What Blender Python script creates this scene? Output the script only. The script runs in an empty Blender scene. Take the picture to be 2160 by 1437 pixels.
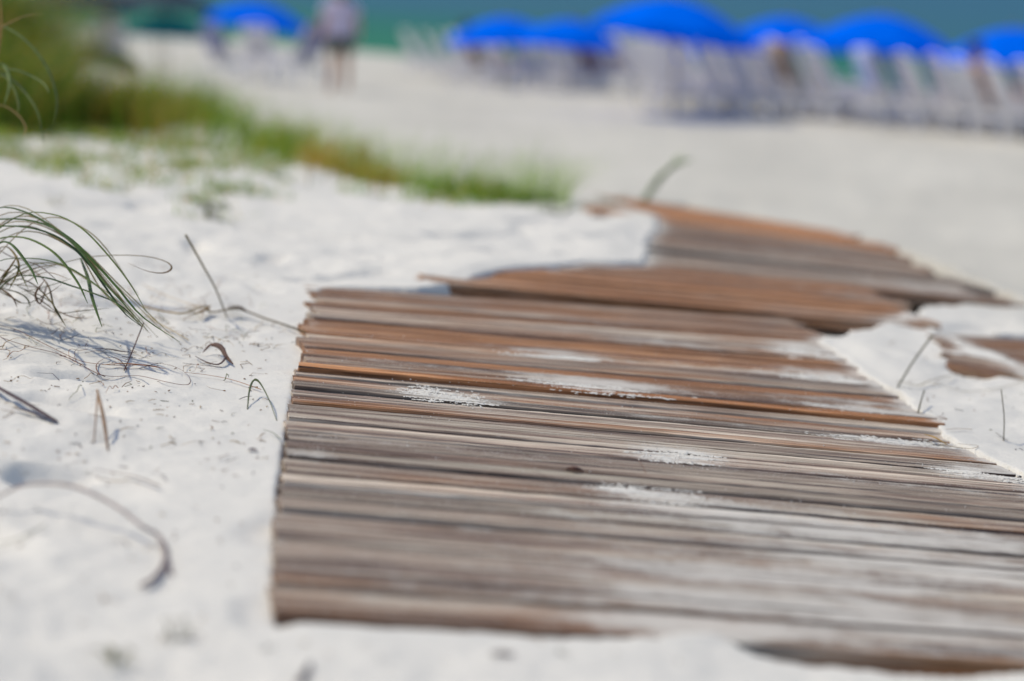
import bpy, bmesh, math, random
import numpy as np
from mathutils import Vector, Matrix
R = math.radians
random.seed(7); rng = np.random.default_rng(11)
scene = bpy.context.scene
C = scene.collection

# ------------------------------------------------------------------ camera
CAMZ = 2.5
FPX, CX, CY = 5100.0, 1080.0, 718.5           # 85 mm lens expressed in pixels of the 2160 x 1437 photograph
PITCH, ROLL = math.atan((CY + 110) / FPX), R(1.7)
Rm = Matrix.Rotation(math.pi/2 - PITCH, 4, 'X') @ Matrix.Rotation(ROLL, 4, 'Z')
cam_data = bpy.data.cameras.new('camera'); cam = bpy.data.objects.new('camera', cam_data); C.objects.link(cam)
cam.matrix_world = Matrix.Translation((0, 0, CAMZ)) @ Rm
cam_data.lens = 85; cam_data.sensor_width = 36; cam_data.clip_start = 0.05; cam_data.clip_end = 6000
cam_data.dof.use_dof = True
cam_data.dof.focus_distance = 4.55
cam_data.dof.aperture_fstop = 1.7
cam_data.dof.aperture_blades = 9
scene.camera = cam

# ------------------------------------------------------------------ world, sun, exposure
SUN_EL, SUN_AZ = R(58), R(-76)                 # azimuth from +Y towards +X (sun beyond the beach, a little right)
w = bpy.data.worlds.new('World'); scene.world = w; w.use_nodes = True
nt = w.node_tree; sky = nt.nodes.new('ShaderNodeTexSky'); sky.sky_type = 'NISHITA'; sky.sun_disc = False
sky.sun_elevation = SUN_EL; sky.sun_rotation = SUN_AZ; sky.air_density = 1.0; sky.dust_density = 1.5; sky.ozone_density = 1.0
bg = nt.nodes['Background']; bg.inputs['Strength'].default_value = 0.13
nt.links.new(sky.outputs[0], bg.inputs['Color'])
sd = bpy.data.lights.new('sun', 'SUN'); sd.energy = 2.4; sd.angle = R(1.2); sd.color = (1.0, 0.90, 0.69)
sun = bpy.data.objects.new('sun', sd); C.objects.link(sun)
sdir = Vector((math.sin(SUN_AZ)*math.cos(SUN_EL), math.cos(SUN_AZ)*math.cos(SUN_EL), math.sin(SUN_EL)))
sun.rotation_euler = sdir.to_track_quat('Z', 'Y').to_euler()
sun.location = (0, 20, 30)
vs = scene.view_settings; vs.view_transform = 'Standard'; vs.look = 'None'; vs.gamma = 1; vs.exposure = 0.08
scene.render.engine = 'CYCLES'

# ------------------------------------------------------------------ helpers
def ray(px, py):
    d = Rm.to_3x3() @ Vector(((px-CX)/FPX, -(py-CY)/FPX, -1.0))
    return d
R3 = np.array(Rm.to_3x3())
CAM = np.array([0, 0, CAMZ])
def at(px, py, Y):                             # point on the line of sight at forward distance Y
    d = ray(px, py); return np.array(d) * (Y / d.y) + CAM
d1, d2 = ray(706, 13).normalized(), ray(29600, 3500).normalized()
NRM = np.array(d2.cross(d1)); NRM /= np.linalg.norm(NRM)
if NRM[2] < 0: NRM = -NRM
HP = 0.72
def on_plane(px, py, up=0.0):                  # point on the path plane (raised by up)
    d = np.array(ray(px, py)); t = (-HP + up) / d.dot(NRM); return CAM + d*t
def planez(x, y): return CAMZ + (-HP - NRM[0]*x - NRM[1]*y) / NRM[2]

# gradient noise, vectorised
_perm = rng.permutation(512); _g = rng.normal(size=(512, 2)); _g /= np.linalg.norm(_g, axis=1)[:, None]
def noise2(x, y, seed=0):
    x = np.asarray(x, float) + seed*17.31; y = np.asarray(y, float) + seed*9.77
    xi = np.floor(x).astype(int); yi = np.floor(y).astype(int); xf = x-xi; yf = y-yi
    u = xf**3*(xf*(xf*6-15)+10); v = yf**3*(yf*(yf*6-15)+10)
    def gr(a, b, fx, fy):
        h = _perm[(_perm[a & 511] + b) & 511]; g = _g[h]; return g[..., 0]*fx + g[..., 1]*fy
    n00 = gr(xi, yi, xf, yf); n10 = gr(xi+1, yi, xf-1, yf); n01 = gr(xi, yi+1, xf, yf-1); n11 = gr(xi+1, yi+1, xf-1, yf-1)
    return (n00*(1-u)+n10*u)*(1-v) + (n01*(1-u)+n11*u)*v
def fbm(x, y, o=4, seed=0):
    s = 0; a = 1
    for i in range(o): s = s + a*noise2(x*2**i, y*2**i, seed+i*3); a *= 0.5
    return s
def sstep(a, b, x):
    t = np.clip((x-a)/(b-a), 0, 1); return t*t*(3-2*t)

# ------------------------------------------------------------------ terrain height field
ridge_px = [(-900, -60), (-300, 20), (100, 90), (300, 160), (400, 225), (560, 292), (700, 345), (850, 388), (1000, 412), (1170, 425),
            (1230, 412), (1450, 438), (1700, 486), (1900, 540), (2150, 628), (2400, 720), (3000, 900)]
rp = np.array([on_plane(a, b) for a, b in ridge_px])
ridge_u = rp[:, 0]/rp[:, 1]; ridge_d = np.minimum(rp[:, 1], 21)
ORD = np.argsort(ridge_u); ridge_u = ridge_u[ORD]; ridge_d = ridge_d[ORD]

V_main = [(672,604),(780,609),(880,614),(925,606),(965,596),(1010,585),(1050,574),(1100,570),(1160,566),(1230,558),(1300,560),(1352,560),(1362,530),(1360,505),(1388,480),(1372,455),
          (1300,432),(1235,412),(1450,430),(1700,470),(1900,520),(2170,632),(2140,648),(2040,642),(1960,652),(1900,672),(1850,690),(1790,704),(1745,712),(1742,728),(1770,752),
          (1815,775),(1850,806),(1905,838),(1930,868),(2000,903),(2020,930),(2060,955),(2110,984),(2160,1015),(2400,1150),(2980,1500),(2160,1416),(1900,1412),(1800,1404),
          (1700,1396),(1600,1372),(1545,1350),(1500,1338),(1430,1345),(1380,1358),(1200,1350),(1000,1332),(760,1314),(700,1308),(640,1302),(568,1300),(566,1160),(572,1040),(596,890),(622,778),(640,772),(655,680)]
V_right = [(1978,703),(2100,707),(2700,740),(2700,1000),(2300,860),(2160,788),(2120,765),(2090,748),(2040,732)]
def up_of(a, b):
    if b < 597 and a > 960 or b < 715 and a > 1744: return 0.020
    if a < 2001 and b < 903 and b < 778+(a-622)*.091: return 0.012
    return 0.0
def lvl_of(a, b):
    if a > 1970 and 700 < b < 800: return 0.018
    if a < 700 and b < 620: return 0.009
    if a < 960 and b < 620: return 0.019
    if a < 1000 and b < 625: return 0.022
    if a < 1400 and b < 610: return 0.033
    if b < 520: return 0.018
    if b < 650: return 0.020
    if b < 720 and a > 1700: return 0.020
    if b < 900 and a > 1700: return 0.017
    if a > 1990 and b < 1200: return 0.006
    if b > 1290 and a < 1000: return -0.008
    if b > 1290 and 1360 < a < 1560: return 0.010
    if b > 1290: return -0.004
    return -0.004
V_all = [V_main, V_right]
polys = [np.array([on_plane(a, b, up_of(a, b) if P is V_main else .012)[:2] for a, b in P]) for P in V_all]
EDGE = []
for P_ in V_all:
    for i_ in range(len(P_)):
        (a0, b0), (a1, b1) = P_[i_], P_[(i_+1) % len(P_)]
        for f_ in (0, .34, .67):
            a, b = a0+(a1-a0)*f_, b0+(b1-b0)*f_; EDGE.append((*on_plane(a, b, lvl_of(a0, b0)*(1-f_)+lvl_of(a1, b1)*f_)[:2], lvl_of(a0, b0)*(1-f_)+lvl_of(a1, b1)*f_))
EDGE = np.array(EDGE)
def edge_level(x, y):
    num = np.zeros(x.shape); den = np.zeros(x.shape)
    for ex, ey, l in EDGE:
        w_ = 1/(((x-ex)**2+(y-ey)**2)**1.5+1e-4); num += w_*l; den += w_
    return num/den
def poly_sd(P, x, y):                          # signed distance, negative inside
    d = np.full(x.shape, 1e9); inside = np.zeros(x.shape, bool); n = len(P)
    for i in range(n):
        ax, ay = P[i]; bx, by = P[(i+1) % n]
        ex, ey = bx-ax, by-ay; t = np.clip(((x-ax)*ex+(y-ay)*ey)/(ex*ex+ey*ey), 0, 1)
        d = np.minimum(d, np.hypot(x-ax-t*ex, y-ay-t*ey))
        c = (ay > y) != (by > y)
        with np.errstate(divide='ignore', invalid='ignore'):
            inside ^= c & (x < (bx-ax)*(y-ay)/(by-ay+1e-15)+ax)
    return np.where(inside, -d, d)
def gauss(x, y, px, py, rx, ry):
    c = on_plane(px, py); return np.exp(-(((x-c[0])/rx)**2 + ((y-c[1])/ry)**2))
WATER = -1.0
def shore_q(x, y): return ((74 - 1.25*x) - y)/1.6
def beach(x, y):
    q = shore_q(x, y)
    z = -0.72*sstep(40, 60, y) - 0.9*sstep(5, -4, q) - 0.03*np.maximum(0, -q)
    z = z + (0.03*fbm(x*0.5, y*0.35, 3, 5) + 0.03*fbm(x*2.4, y*1.6, 2, 6))*sstep(-2, 3, q)
    return np.maximum(z, -4)
def H(x, y, detail=True):
    x = np.asarray(x, float); y = np.asarray(y, float)
    P = planez(np.clip(x, -9, 9), y)
    dr = np.interp(x/np.maximum(y, .5), ridge_u, ridge_d) + 0.15*noise2(x*1.1, y*0.3, 3)
    L = 4.5
    f = 1 - sstep(0.0, L, y - dr)
    near = np.clip(1 - (y-dr)/2, 0, 1)
    m = P.copy()
    if detail:
        sdm = np.minimum(poly_sd(polys[0], x, y), poly_sd(polys[1], x, y)) if x.size else x
        edge = sdm + (0.010*noise2(x*14, y*14, 8) + 0.03*noise2(x*5, y*4, 9))*np.where(x > 0.18, np.where(x > .6, 1.8, 1.0), 0.25)
        bumps = 0.022*fbm(x*2.1, y*1.7, 3, 1) + 0.012*fbm(x*7, y*6, 3, 2) + 0.0035*fbm(x*26, y*24, 2, 4)
        # footprints and scuffs in the loose sand
        s = noise2(x*4.3 + 1.2*noise2(x*2, y*2, 21), y*3.6, 22); bumps -= 0.026*sstep(0.18, 0.42, s)
        el = edge_level(x, y); dec = np.exp(-np.maximum(sdm, 0)/0.35)
        lvl = -0.012 + (el+0.012)*dec
        lvl = lvl + 0.045*gauss(x, y, 1120, 500, 0.7, 0.9)*sstep(0.0, 0.14, sdm) + 0.022*gauss(x, y, 930, 568, 0.28, 0.45)*sstep(-.01, 0.06, sdm) + 0.02*gauss(x, y, 1850, 760, 0.2, 0.3)*sstep(0, .1, sdm)
        edgefade = sstep(0.0, 0.35, sdm)
        outv = lvl + bumps*(0.30+0.70*edgefade)
        k = sstep(-0.026, -0.004, edge)
        m = P + (-0.085)*(1-k) + outv*k
        # left dune: lumpy
        m = m + 0.05*fbm(x*1.1, y*0.8, 2, 12)*sstep(0.8, 2.2, sdm)
    b = beach(x, y)
    return b + (m - b)*f
def ground(px, py, up=0.0):                    # where a line of sight meets the terrain
    d = np.array(ray(px, py)); ys = np.geomspace(1.5, 300, 2600); t = ys/d[1]
    x = d[0]*t; z = CAMZ + d[2]*t; h = H(x, ys)
    i = int(np.argmax(z < h)) if (z < h).any() else len(ys)-1
    a = max(i-1, 0); za, ha, zb, hb = z[a], h[a], z[i], h[i]
    k = (za-ha)/((za-ha)-(zb-hb)+1e-12) if i != a else 0
    yy = ys[a]+(ys[i]-ys[a])*k; tt = yy/d[1]
    return np.array([d[0]*tt, yy, CAMZ + d[2]*tt + up])
def ground_many(pts):
    out = []
    D = np.array([np.array(ray(a, b)) for a, b in pts]); ys = np.geomspace(1.8, 60, 420)
    T = ys[None, :]/D[:, 1:2]; X = D[:, 0:1]*T; Z = CAMZ + D[:, 2:3]*T; Yg = np.broadcast_to(ys, X.shape)
    h = H(X.ravel(), Yg.ravel(), False).reshape(X.shape)
    hit = Z < h; i = np.where(hit.any(1), hit.argmax(1), len(ys)-1); r = np.arange(len(i))
    x, y = X[r, i], Yg[r, i]
    return np.stack([x, y, H(x, y)], 1), hit.any(1)

# ------------------------------------------------------------------ node helpers
def mat(name, base=(0.5, 0.5, 0.5), rough=0.7, spec=0.3):
    m = bpy.data.materials.new(name); m.use_nodes = True; b = m.node_tree.nodes['Principled BSDF']
    b.inputs['Base Color'].default_value = (*base, 1); b.inputs['Roughness'].default_value = rough
    b.inputs['Specular IOR Level'].default_value = spec
    return m, m.node_tree, b
def nd(t, kind, **kw):
    n = t.nodes.new(kind)
    for k, v in kw.items(): setattr(n, k, v)
    return n
def setin(n, **kw):
    for k, v in kw.items(): n.inputs[k.replace('_', ' ')].default_value = v
def noise(t, vec, scale, detail=4, rough=0.6):
    n = nd(t, 'ShaderNodeTexNoise'); setin(n, Scale=scale, Detail=detail, Roughness=rough)
    if vec is not None: t.links.new(vec, n.inputs['Vector'])
    return n.outputs['Fac']
def ramp(t, fac, stops):
    n = nd(t, 'ShaderNodeValToRGB'); e = n.color_ramp.elements
    while len(e) < len(stops): e.new(0.5)
    for el, (p, c) in zip(e, stops): el.position = p; el.color = (*c, 1) if len(c) == 3 else c
    t.links.new(fac, n.inputs['Fac']); return n.outputs['Color']
def mixc(t, fac, a, b, mode='MIX'):
    n = nd(t, 'ShaderNodeMix', data_type='RGBA', blend_type=mode)
    for s, v in ((n.inputs[0], fac), (n.inputs[6], a), (n.inputs[7], b)):
        if hasattr(v, 'is_linked') or hasattr(v, 'node'): t.links.new(v, s)
        else: s.default_value = v if not isinstance(v, tuple) else ((*v, 1) if len(v) == 3 else v)
    return n.outputs[2]
def mth(t, op, a, b=0.0, c=None, clamp=False):
    n = nd(t, 'ShaderNodeMath', operation=op, use_clamp=clamp)
    for i, v in enumerate((a, b, c)):
        if v is None: continue
        if hasattr(v, 'node'): t.links.new(v, n.inputs[i])
        else: n.inputs[i].default_value = v
    return n.outputs[0]
def mrange(t, v, a, b, c=0.0, d=1.0):
    n = nd(t, 'ShaderNodeMapRange', interpolation_type='SMOOTHSTEP'); t.links.new(v, n.inputs[0])
    for i, q in zip((1, 2, 3, 4), (a, b, c, d)): n.inputs[i].default_value = q
    return n.outputs[0]
def bump(t, b, h, strength, dist):
    n = nd(t, 'ShaderNodeBump'); setin(n, Strength=strength, Distance=dist); t.links.new(h, n.inputs['Height']); t.links.new(n.outputs[0], b.inputs['Normal'])

# sand
M_sand, t, b = mat('white_sand', (0.72, 0.7, 0.66), 0.95, 0.1)
geo = nd(t, 'ShaderNodeNewGeometry'); pos = geo.outputs['Position']
sx = nd(t, 'ShaderNodeSeparateXYZ'); t.links.new(pos, sx.inputs[0])
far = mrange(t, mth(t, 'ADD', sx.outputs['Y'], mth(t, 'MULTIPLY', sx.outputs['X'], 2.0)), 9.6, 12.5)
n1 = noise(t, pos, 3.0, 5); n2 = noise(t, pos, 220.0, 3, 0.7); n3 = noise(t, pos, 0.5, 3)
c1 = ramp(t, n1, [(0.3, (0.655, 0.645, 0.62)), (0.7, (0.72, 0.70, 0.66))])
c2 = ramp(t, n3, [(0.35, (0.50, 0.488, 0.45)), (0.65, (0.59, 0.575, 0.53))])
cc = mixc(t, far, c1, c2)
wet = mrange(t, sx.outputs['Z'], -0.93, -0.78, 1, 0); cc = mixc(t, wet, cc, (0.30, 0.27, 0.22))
spk = mrange(t, n2, 0.30, 0.36, 0.75, 1.0)
gr = nd(t, 'ShaderNodeCombineColor'); [t.links.new(spk, gr.inputs[i]) for i in range(3)]
cc = mixc(t, 1.0, cc, gr.outputs[0], 'MULTIPLY')
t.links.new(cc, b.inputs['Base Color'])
nb = mth(t, 'ADD', mth(t, 'MULTIPLY', n2, 0.35), noise(t, pos, 38, 4))
bump(t, b, nb, 0.55, 0.006)

# weathered wood
def wood_material():
    m, t, b = mat('weathered_wood', (0.3, 0.22, 0.16), 0.8, 0.25)
    at_ = nd(t, 'ShaderNodeAttribute', attribute_name='wc'); ton = nd(t, 'ShaderNodeAttribute', attribute_name='tone'); snd = nd(t, 'ShaderNodeAttribute', attribute_name='sand')
    mp = nd(t, 'ShaderNodeMapping'); t.links.new(at_.outputs['Vector'], mp.inputs[0]); mp.inputs['Scale'].default_value = (1.4, 34, 34)
    g1 = noise(t, mp.outputs[0], 1.0, 6, 0.65)
    mp2 = nd(t, 'ShaderNodeMapping'); t.links.new(at_.outputs['Vector'], mp2.inputs[0]); mp2.inputs['Scale'].default_value = (4.5, 190, 190)
    g2 = noise(t, mp2.outputs[0], 1.0, 4, 0.6)
    mp3 = nd(t, 'ShaderNodeMapping'); t.links.new(at_.outputs['Vector'], mp3.inputs[0]); mp3.inputs['Scale'].default_value = (2.2, 9, 9)
    g3 = noise(t, mp3.outputs[0], 1.0, 4, 0.55)
    # bleached grey to raw brown
    grey = ramp(t, g1, [(0.35, (0.095, 0.060, 0.050)), (0.44, (0.245, 0.175, 0.140)), (0.525, (0.40, 0.325, 0.265)), (0.64, (0.66, 0.58, 0.48))])
    brown = ramp(t, g1, [(0.32, (0.11, 0.045, 0.022)), (0.5, (0.33, 0.15, 0.065)), (0.68, (0.50, 0.27, 0.14))])
    sepc = nd(t, 'ShaderNodeSeparateColor'); t.links.new(ton.outputs['Color'], sepc.inputs[0])
    bf = mrange(t, mth(t, 'ADD', sepc.outputs[0], mth(t, 'MULTIPLY', mth(t, 'SUBTRACT', g3, 0.5), 1.3)), 0.25, 0.85)
    c = mixc(t, bf, grey, brown)
    val = mrange(t, g2, 0.38, 0.57, 0.50, 1.08)
    v2 = mth(t, 'MULTIPLY', val, sepc.outputs[1])
    gv = nd(t, 'ShaderNodeCombineColor'); [t.links.new(v2, gv.inputs[i]) for i in range(3)]
    c = mixc(t, 1.0, c, gv.outputs[0], 'MULTIPLY')
    # dark weather cracks along the grain
    mp4 = nd(t, 'ShaderNodeMapping'); t.links.new(at_.outputs['Vector'], mp4.inputs[0]); mp4.inputs['Scale'].default_value = (1.0, 62, 62)
    g4 = noise(t, mp4.outputs[0], 1.0, 3, 0.6)
    crack = mrange(t, g4, 0.36, 0.405, 1, 0)
    c = mixc(t, crack, c, (0.045, 0.032, 0.035))
    # wind-blown sand: fills the grain, thick where the drift attribute is high
    mp5 = nd(t, 'ShaderNodeMapping'); t.links.new(at_.outputs['Vector'], mp5.inputs[0]); mp5.inputs['Scale'].default_value = (7, 40, 40)
    s1 = noise(t, mp5.outputs[0], 1.0, 5, 0.7)
    s2 = noise(t, at_.outputs['Vector'], 330, 2, 0.6)
    s3 = noise(t, at_.outputs['Vector'], 16, 5, 0.65)
    lvl = mth(t, 'ADD', mth(t, 'ADD', mth(t, 'MULTIPLY', mth(t, 'SUBTRACT', s2, 0.5), 0.9), mth(t, 'MULTIPLY', snd.outputs['Fac'], 1.30)), mth(t, 'ADD', mth(t, 'MULTIPLY', mth(t, 'SUBTRACT', s1, 0.5), 1.1), mth(t, 'MULTIPLY', mth(t, 'SUBTRACT', s3, 0.5), 1.2)))
    cover = mrange(t, lvl, 0.26, 0.95, 0, 0.80)
    grain = mth(t, 'MULTIPLY', mrange(t, s2, 0.60, 0.66), mrange(t, lvl, 0.05, 0.5, 0.12, 0.75))
    cov = mth(t, 'MAXIMUM', cover, grain)
    upn = nd(t, 'ShaderNodeNewGeometry'); un = nd(t, 'ShaderNodeSeparateXYZ'); t.links.new(upn.outputs['Normal'], un.inputs[0])
    cov = mth(t, 'MULTIPLY', cov, mrange(t, un.outputs['Z'], 0.5, 0.85))
    c = mixc(t, cov, c, (0.63, 0.61, 0.575))
    t.links.new(c, b.inputs['Base Color'])
    hh = mth(t, 'ADD', mth(t, 'MULTIPLY', g2, 0.6), mth(t, 'SUBTRACT', mth(t, 'MULTIPLY', g1, 0.8), mth(t, 'MULTIPLY', crack, 0.8)))
    hh = mth(t, 'ADD', mth(t, 'MULTIPLY', hh, mth(t, 'SUBTRACT', 1.0, cov)), mth(t, 'MULTIPLY', cov, mth(t, 'ADD', 1.2, mth(t, 'MULTIPLY', s2, 0.5))))
    bump(t, b, hh, 0.7, 0.003)
    return m
M_wood = wood_material()

def attr_material(name, rough=0.6, trans=0.0, attr='col'):
    m, t, b = mat(name, (0.2, 0.2, 0.1), rough, 0.3)
    a = nd(t, 'ShaderNodeAttribute', attribute_name=attr)
    g = nd(t, 'ShaderNodeNewGeometry'); n = noise(t, g.outputs['Position'], 60, 3)
    v = mrange(t, n, 0.3, 0.7, 0.8, 1.15); k = nd(t, 'ShaderNodeCombineColor'); [t.links.new(v, k.inputs[i]) for i in range(3)]
    c = mixc(t, 1.0, a.outputs['Color'], k.outputs[0], 'MULTIPLY'); t.links.new(c, b.inputs['Base Color'])
    if trans:
        tr = nd(t, 'ShaderNodeBsdfTranslucent'); t.links.new(c, tr.inputs[0]); ms = nd(t, 'ShaderNodeMixShader'); ms.inputs[0].default_value = trans
        out = t.nodes['Material Output']; t.links.new(b.outputs[0], ms.inputs[1]); t.links.new(tr.outputs[0], ms.inputs[2]); t.links.new(ms.outputs[0], out.inputs[0])
    return m
M_blade = attr_material('grass_blade', 0.5, 0.4)
def noisy(name, a, b_, scale=8, rough=0.7, trans=0.0, spec=0.3):
    m, t, b = mat(name, a, rough, spec)
    g = nd(t, 'ShaderNodeTexCoord'); n = noise(t, g.outputs['Object'], scale, 4)
    c = ramp(t, n, [(0.3, a), (0.7, b_)]); t.links.new(c, b.inputs['Base Color'])
    if trans:
        tr = nd(t, 'ShaderNodeBsdfTranslucent'); t.links.new(c, tr.inputs[0]); ms = nd(t, 'ShaderNodeMixShader'); ms.inputs[0].default_value = trans
        out = t.nodes['Material Output']; t.links.new(b.outputs[0], ms.inputs[1]); t.links.new(tr.outputs[0], ms.inputs[2]); t.links.new(ms.outputs[0], out.inputs[0])
    return m
M_blue = noisy('blue_canvas', (0.0, 0.13, 0.90), (0.0, 0.17, 1.0), 6, 0.9, 0.2, 0.0)
M_navy = noisy('navy_canvas', (0.005, 0.012, 0.07), (0.008, 0.02, 0.10), 6, 0.8, 0.1)
M_slate = noisy('slate_canvas', (0.03, 0.06, 0.09), (0.045, 0.08, 0.11), 6, 0.8, 0.1)
M_teal = noisy('teal_canvas', (0.0, 0.23, 0.27), (0.005, 0.28, 0.33), 6, 0.8, 0.3)
M_white = noisy('white_painted_wood', (0.74, 0.73, 0.76), (0.84, 0.82, 0.84), 12, 0.6)
M_cush = noisy('pale_cushion', (0.64, 0.62, 0.66), (0.74, 0.72, 0.76), 10, 0.9, 0.3)
M_pole = noisy('pole_wood', (0.32, 0.24, 0.17), (0.42, 0.33, 0.24), 10, 0.6)
M_metal = noisy('grey_metal', (0.25, 0.26, 0.28), (0.35, 0.36, 0.38), 20, 0.35)
M_rust = noisy('rusty_nail', (0.05, 0.025, 0.015), (0.14, 0.06, 0.03), 200, 0.8)
M_skin = noisy('skin', (0.45, 0.24, 0.16), (0.52, 0.29, 0.20), 12, 0.5)
M_hair = noisy('hair', (0.03, 0.018, 0.01), (0.06, 0.035, 0.02), 40, 0.6)
M_shirt = noisy('lavender_shirt', (0.76, 0.70, 0.92), (0.82, 0.77, 0.95), 9, 0.9, 0.35)
M_short = noisy('dark_shorts', (0.03, 0.045, 0.04), (0.05, 0.07, 0.06), 9, 0.9)
M_swimr = noisy('swimwear', (0.35, 0.06, 0.08), (0.42, 0.08, 0.10), 9, 0.8)

# ------------------------------------------------------------------ object helpers
def tag(o, label=None, cat=None, group=None, kind=None):
    if label: o['label'] = label
    if cat: o['category'] = cat
    if group: o['group'] = group
    if kind: o['kind'] = kind
    return o
def empty(name, loc, rz=0):
    o = bpy.data.objects.new(name, None); C.objects.link(o); o.location = tuple(float(v) for v in loc); o.rotation_euler = (0, 0, rz); o.empty_display_size = 0.1; return o
def mesh_obj(name, V, F, m, parent=None, smooth=True, cols=None):
    me = bpy.data.meshes.new(name); me.from_pydata([tuple(map(float, v)) for v in V], [], [tuple(int(i) for i in f) for f in F])
    me.materials.append(m)
    if smooth: me.polygons.foreach_set('use_smooth', [True]*len(me.polygons))
    if cols is not None:
        a = me.color_attributes.new('col', 'FLOAT_COLOR', 'POINT'); a.data.foreach_set('color', np.array(cols, float).ravel())
    me.update(); o = bpy.data.objects.new(name, me); C.objects.link(o)
    if parent: o.parent = parent
    return o
class MB:
    def __init__(s): s.V = []; s.F = []; s.K = []
    def add(s, V, F, col=None):
        n = len(s.V); s.V += [tuple(v) for v in V]; s.F += [tuple(i+n for i in f) for f in F]
        if col is not None: s.K += [(*col, 1)]*len(V) if not isinstance(col, list) else col
    def box(s, c, d, M=None):
        cx, cy, cz = c; dx, dy, dz = d[0]/2, d[1]/2, d[2]/2; e = min(dx, dy, dz)*0.25; V = []; F = []
        # chamfered box
        bm = bmesh.new(); bmesh.ops.create_cube(bm, size=1); bmesh.ops.scale(bm, vec=(dx*2, dy*2, dz*2), verts=bm.verts)
        bmesh.ops.bevel(bm, geom=bm.edges[:], offset=e, segments=1, affect='EDGES')
        for v in bm.verts:
            p = v.co.copy()
            if M is not None: p = M @ p
            V.append((p.x+cx, p.y+cy, p.z+cz))
        bm.verts.index_update(); F = [[v.index for v in f.verts] for f in bm.faces]; bm.free(); s.add(V, F)
    def tube(s, pts, rads, n=6, flat=1.0, col=None, up=None):
        pts = [np.array(p, float) for p in pts]; V = []; F = []; N = len(pts)
        if not hasattr(rads, '__len__'): rads = [rads]*N
        prev = None
        for i, p in enumerate(pts):
            d = pts[min(i+1, N-1)]-pts[max(i-1, 0)]; d /= (np.linalg.norm(d)+1e-12)
            if prev is None:
                a = np.array([0, 0, 1.0]) if abs(d[2]) < .9 else np.array([1.0, 0, 0])
                prev = np.cross(d, a)
            u = prev - d*prev.dot(d); u /= (np.linalg.norm(u)+1e-12); prev = u; v = np.cross(d, u)
            for k in range(n):
                a = 2*math.pi*k/n; V.append(p + rads[i]*(math.cos(a)*u + flat*math.sin(a)*v))
        for i in range(N-1):
            for k in range(n): F.append((i*n+k, i*n+(k+1) % n, (i+1)*n+(k+1) % n, (i+1)*n+k))
        F.append(tuple(range(n))[::-1]); F.append(tuple((N-1)*n+k for k in range(n)))
        s.add(V, F, col)
    def build(s, name, m, parent=None, smooth=True):
        return mesh_obj(name, s.V, s.F, m, parent, smooth, s.K if len(s.K) == len(s.V) and s.K else None)
def spline(P, n=24):                           # Catmull-Rom through control points
    P = np.array(P, float); Q = np.vstack([2*P[0]-P[1], P, 2*P[-1]-P[-2]]); out = []
    m = len(P)-1
    for k in range(n+1):
        s = k/n*m; i = min(int(s), m-1); f = s-i; a, b_, c, d = Q[i], Q[i+1], Q[i+2], Q[i+3]
        out.append(0.5*((2*b_)+(-a+c)*f+(2*a-5*b_+4*c-d)*f*f+(-a+3*b_-3*c+d)*f**3))
    return out
def localise(o, base):                         # move the origin of a one-mesh thing to its base
    b_ = Vector(tuple(float(v) for v in base)); o.data.transform(Matrix.Translation(-b_)); o.location = b_; return o

# ------------------------------------------------------------------ setting: sand, sea
angs = np.concatenate([np.linspace(-72, -18, 34)[:-1], np.linspace(-18, 18, 560), np.linspace(18, 72, 34)[1:]])
rr = np.concatenate([np.geomspace(0.8, 3.6, 40)[:-1], np.geomspace(3.6, 16, 560), np.geomspace(16, 95, 190)[1:], np.geomspace(95, 4500, 30)[1:]])
A, RR = np.meshgrid(np.radians(angs), rr); X = np.sin(A)*RR; Y = np.cos(A)*RR - 1.5
Z = H(X.ravel(), Y.ravel()).reshape(X.shape)
na, nr = len(angs), len(rr)
V = np.stack([X, Y, Z], -1).reshape(-1, 3)
idx = np.arange(na*nr).reshape(nr, na)
Fq = np.stack([idx[:-1, :-1], idx[:-1, 1:], idx[1:, 1:], idx[1:, :-1]], -1).reshape(-1, 4)
me = bpy.data.meshes.new('sand_ground'); me.vertices.add(len(V)); me.vertices.foreach_set('co', V.ravel())
me.loops.add(Fq.size); me.loops.foreach_set('vertex_index', Fq.ravel()); me.polygons.add(len(Fq))
me.polygons.foreach_set('loop_start', np.arange(len(Fq))*4); me.polygons.foreach_set('loop_total', np.full(len(Fq), 4))
me.polygons.foreach_set('use_smooth', np.ones(len(Fq), bool)); me.update(); me.validate(); me.materials.append(M_sand)
o = bpy.data.objects.new('sand_ground', me); C.objects.link(o); tag(o, kind='structure')

M_sea, t, b = mat('sea_water', (0.04, 0.16, 0.24), 0.5, 0.0)
g = nd(t, 'ShaderNodeNewGeometry'); sx = nd(t, 'ShaderNodeSeparateXYZ'); t.links.new(g.outputs['Position'], sx.inputs[0])
q = mth(t, 'MULTIPLY', mth(t, 'SUBTRACT', mth(t, 'ADD', sx.outputs['Y'], mth(t, 'MULTIPLY', sx.outputs['X'], 1.25)), 74.0), 0.625)
nz = noise(t, g.outputs['Position'], 0.05, 3); q = mth(t, 'ADD', q, mth(t, 'MULTIPLY', nz, 14.0))
mr = nd(t, 'ShaderNodeMapRange'); t.links.new(q, mr.inputs[0]); mr.inputs[1].default_value = 0; mr.inputs[2].default_value = 120
c = ramp(t, mr.outputs[0], [(0.0, (0.03, 0.20, 0.13)), (0.10, (0.01, 0.16, 0.095)), (0.22, (0.012, 0.135, 0.13)), (0.38, (0.022, 0.12, 0.185)), (1.0, (0.022, 0.115, 0.20))])
t.links.new(c, b.inputs['Base Color'])
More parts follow.
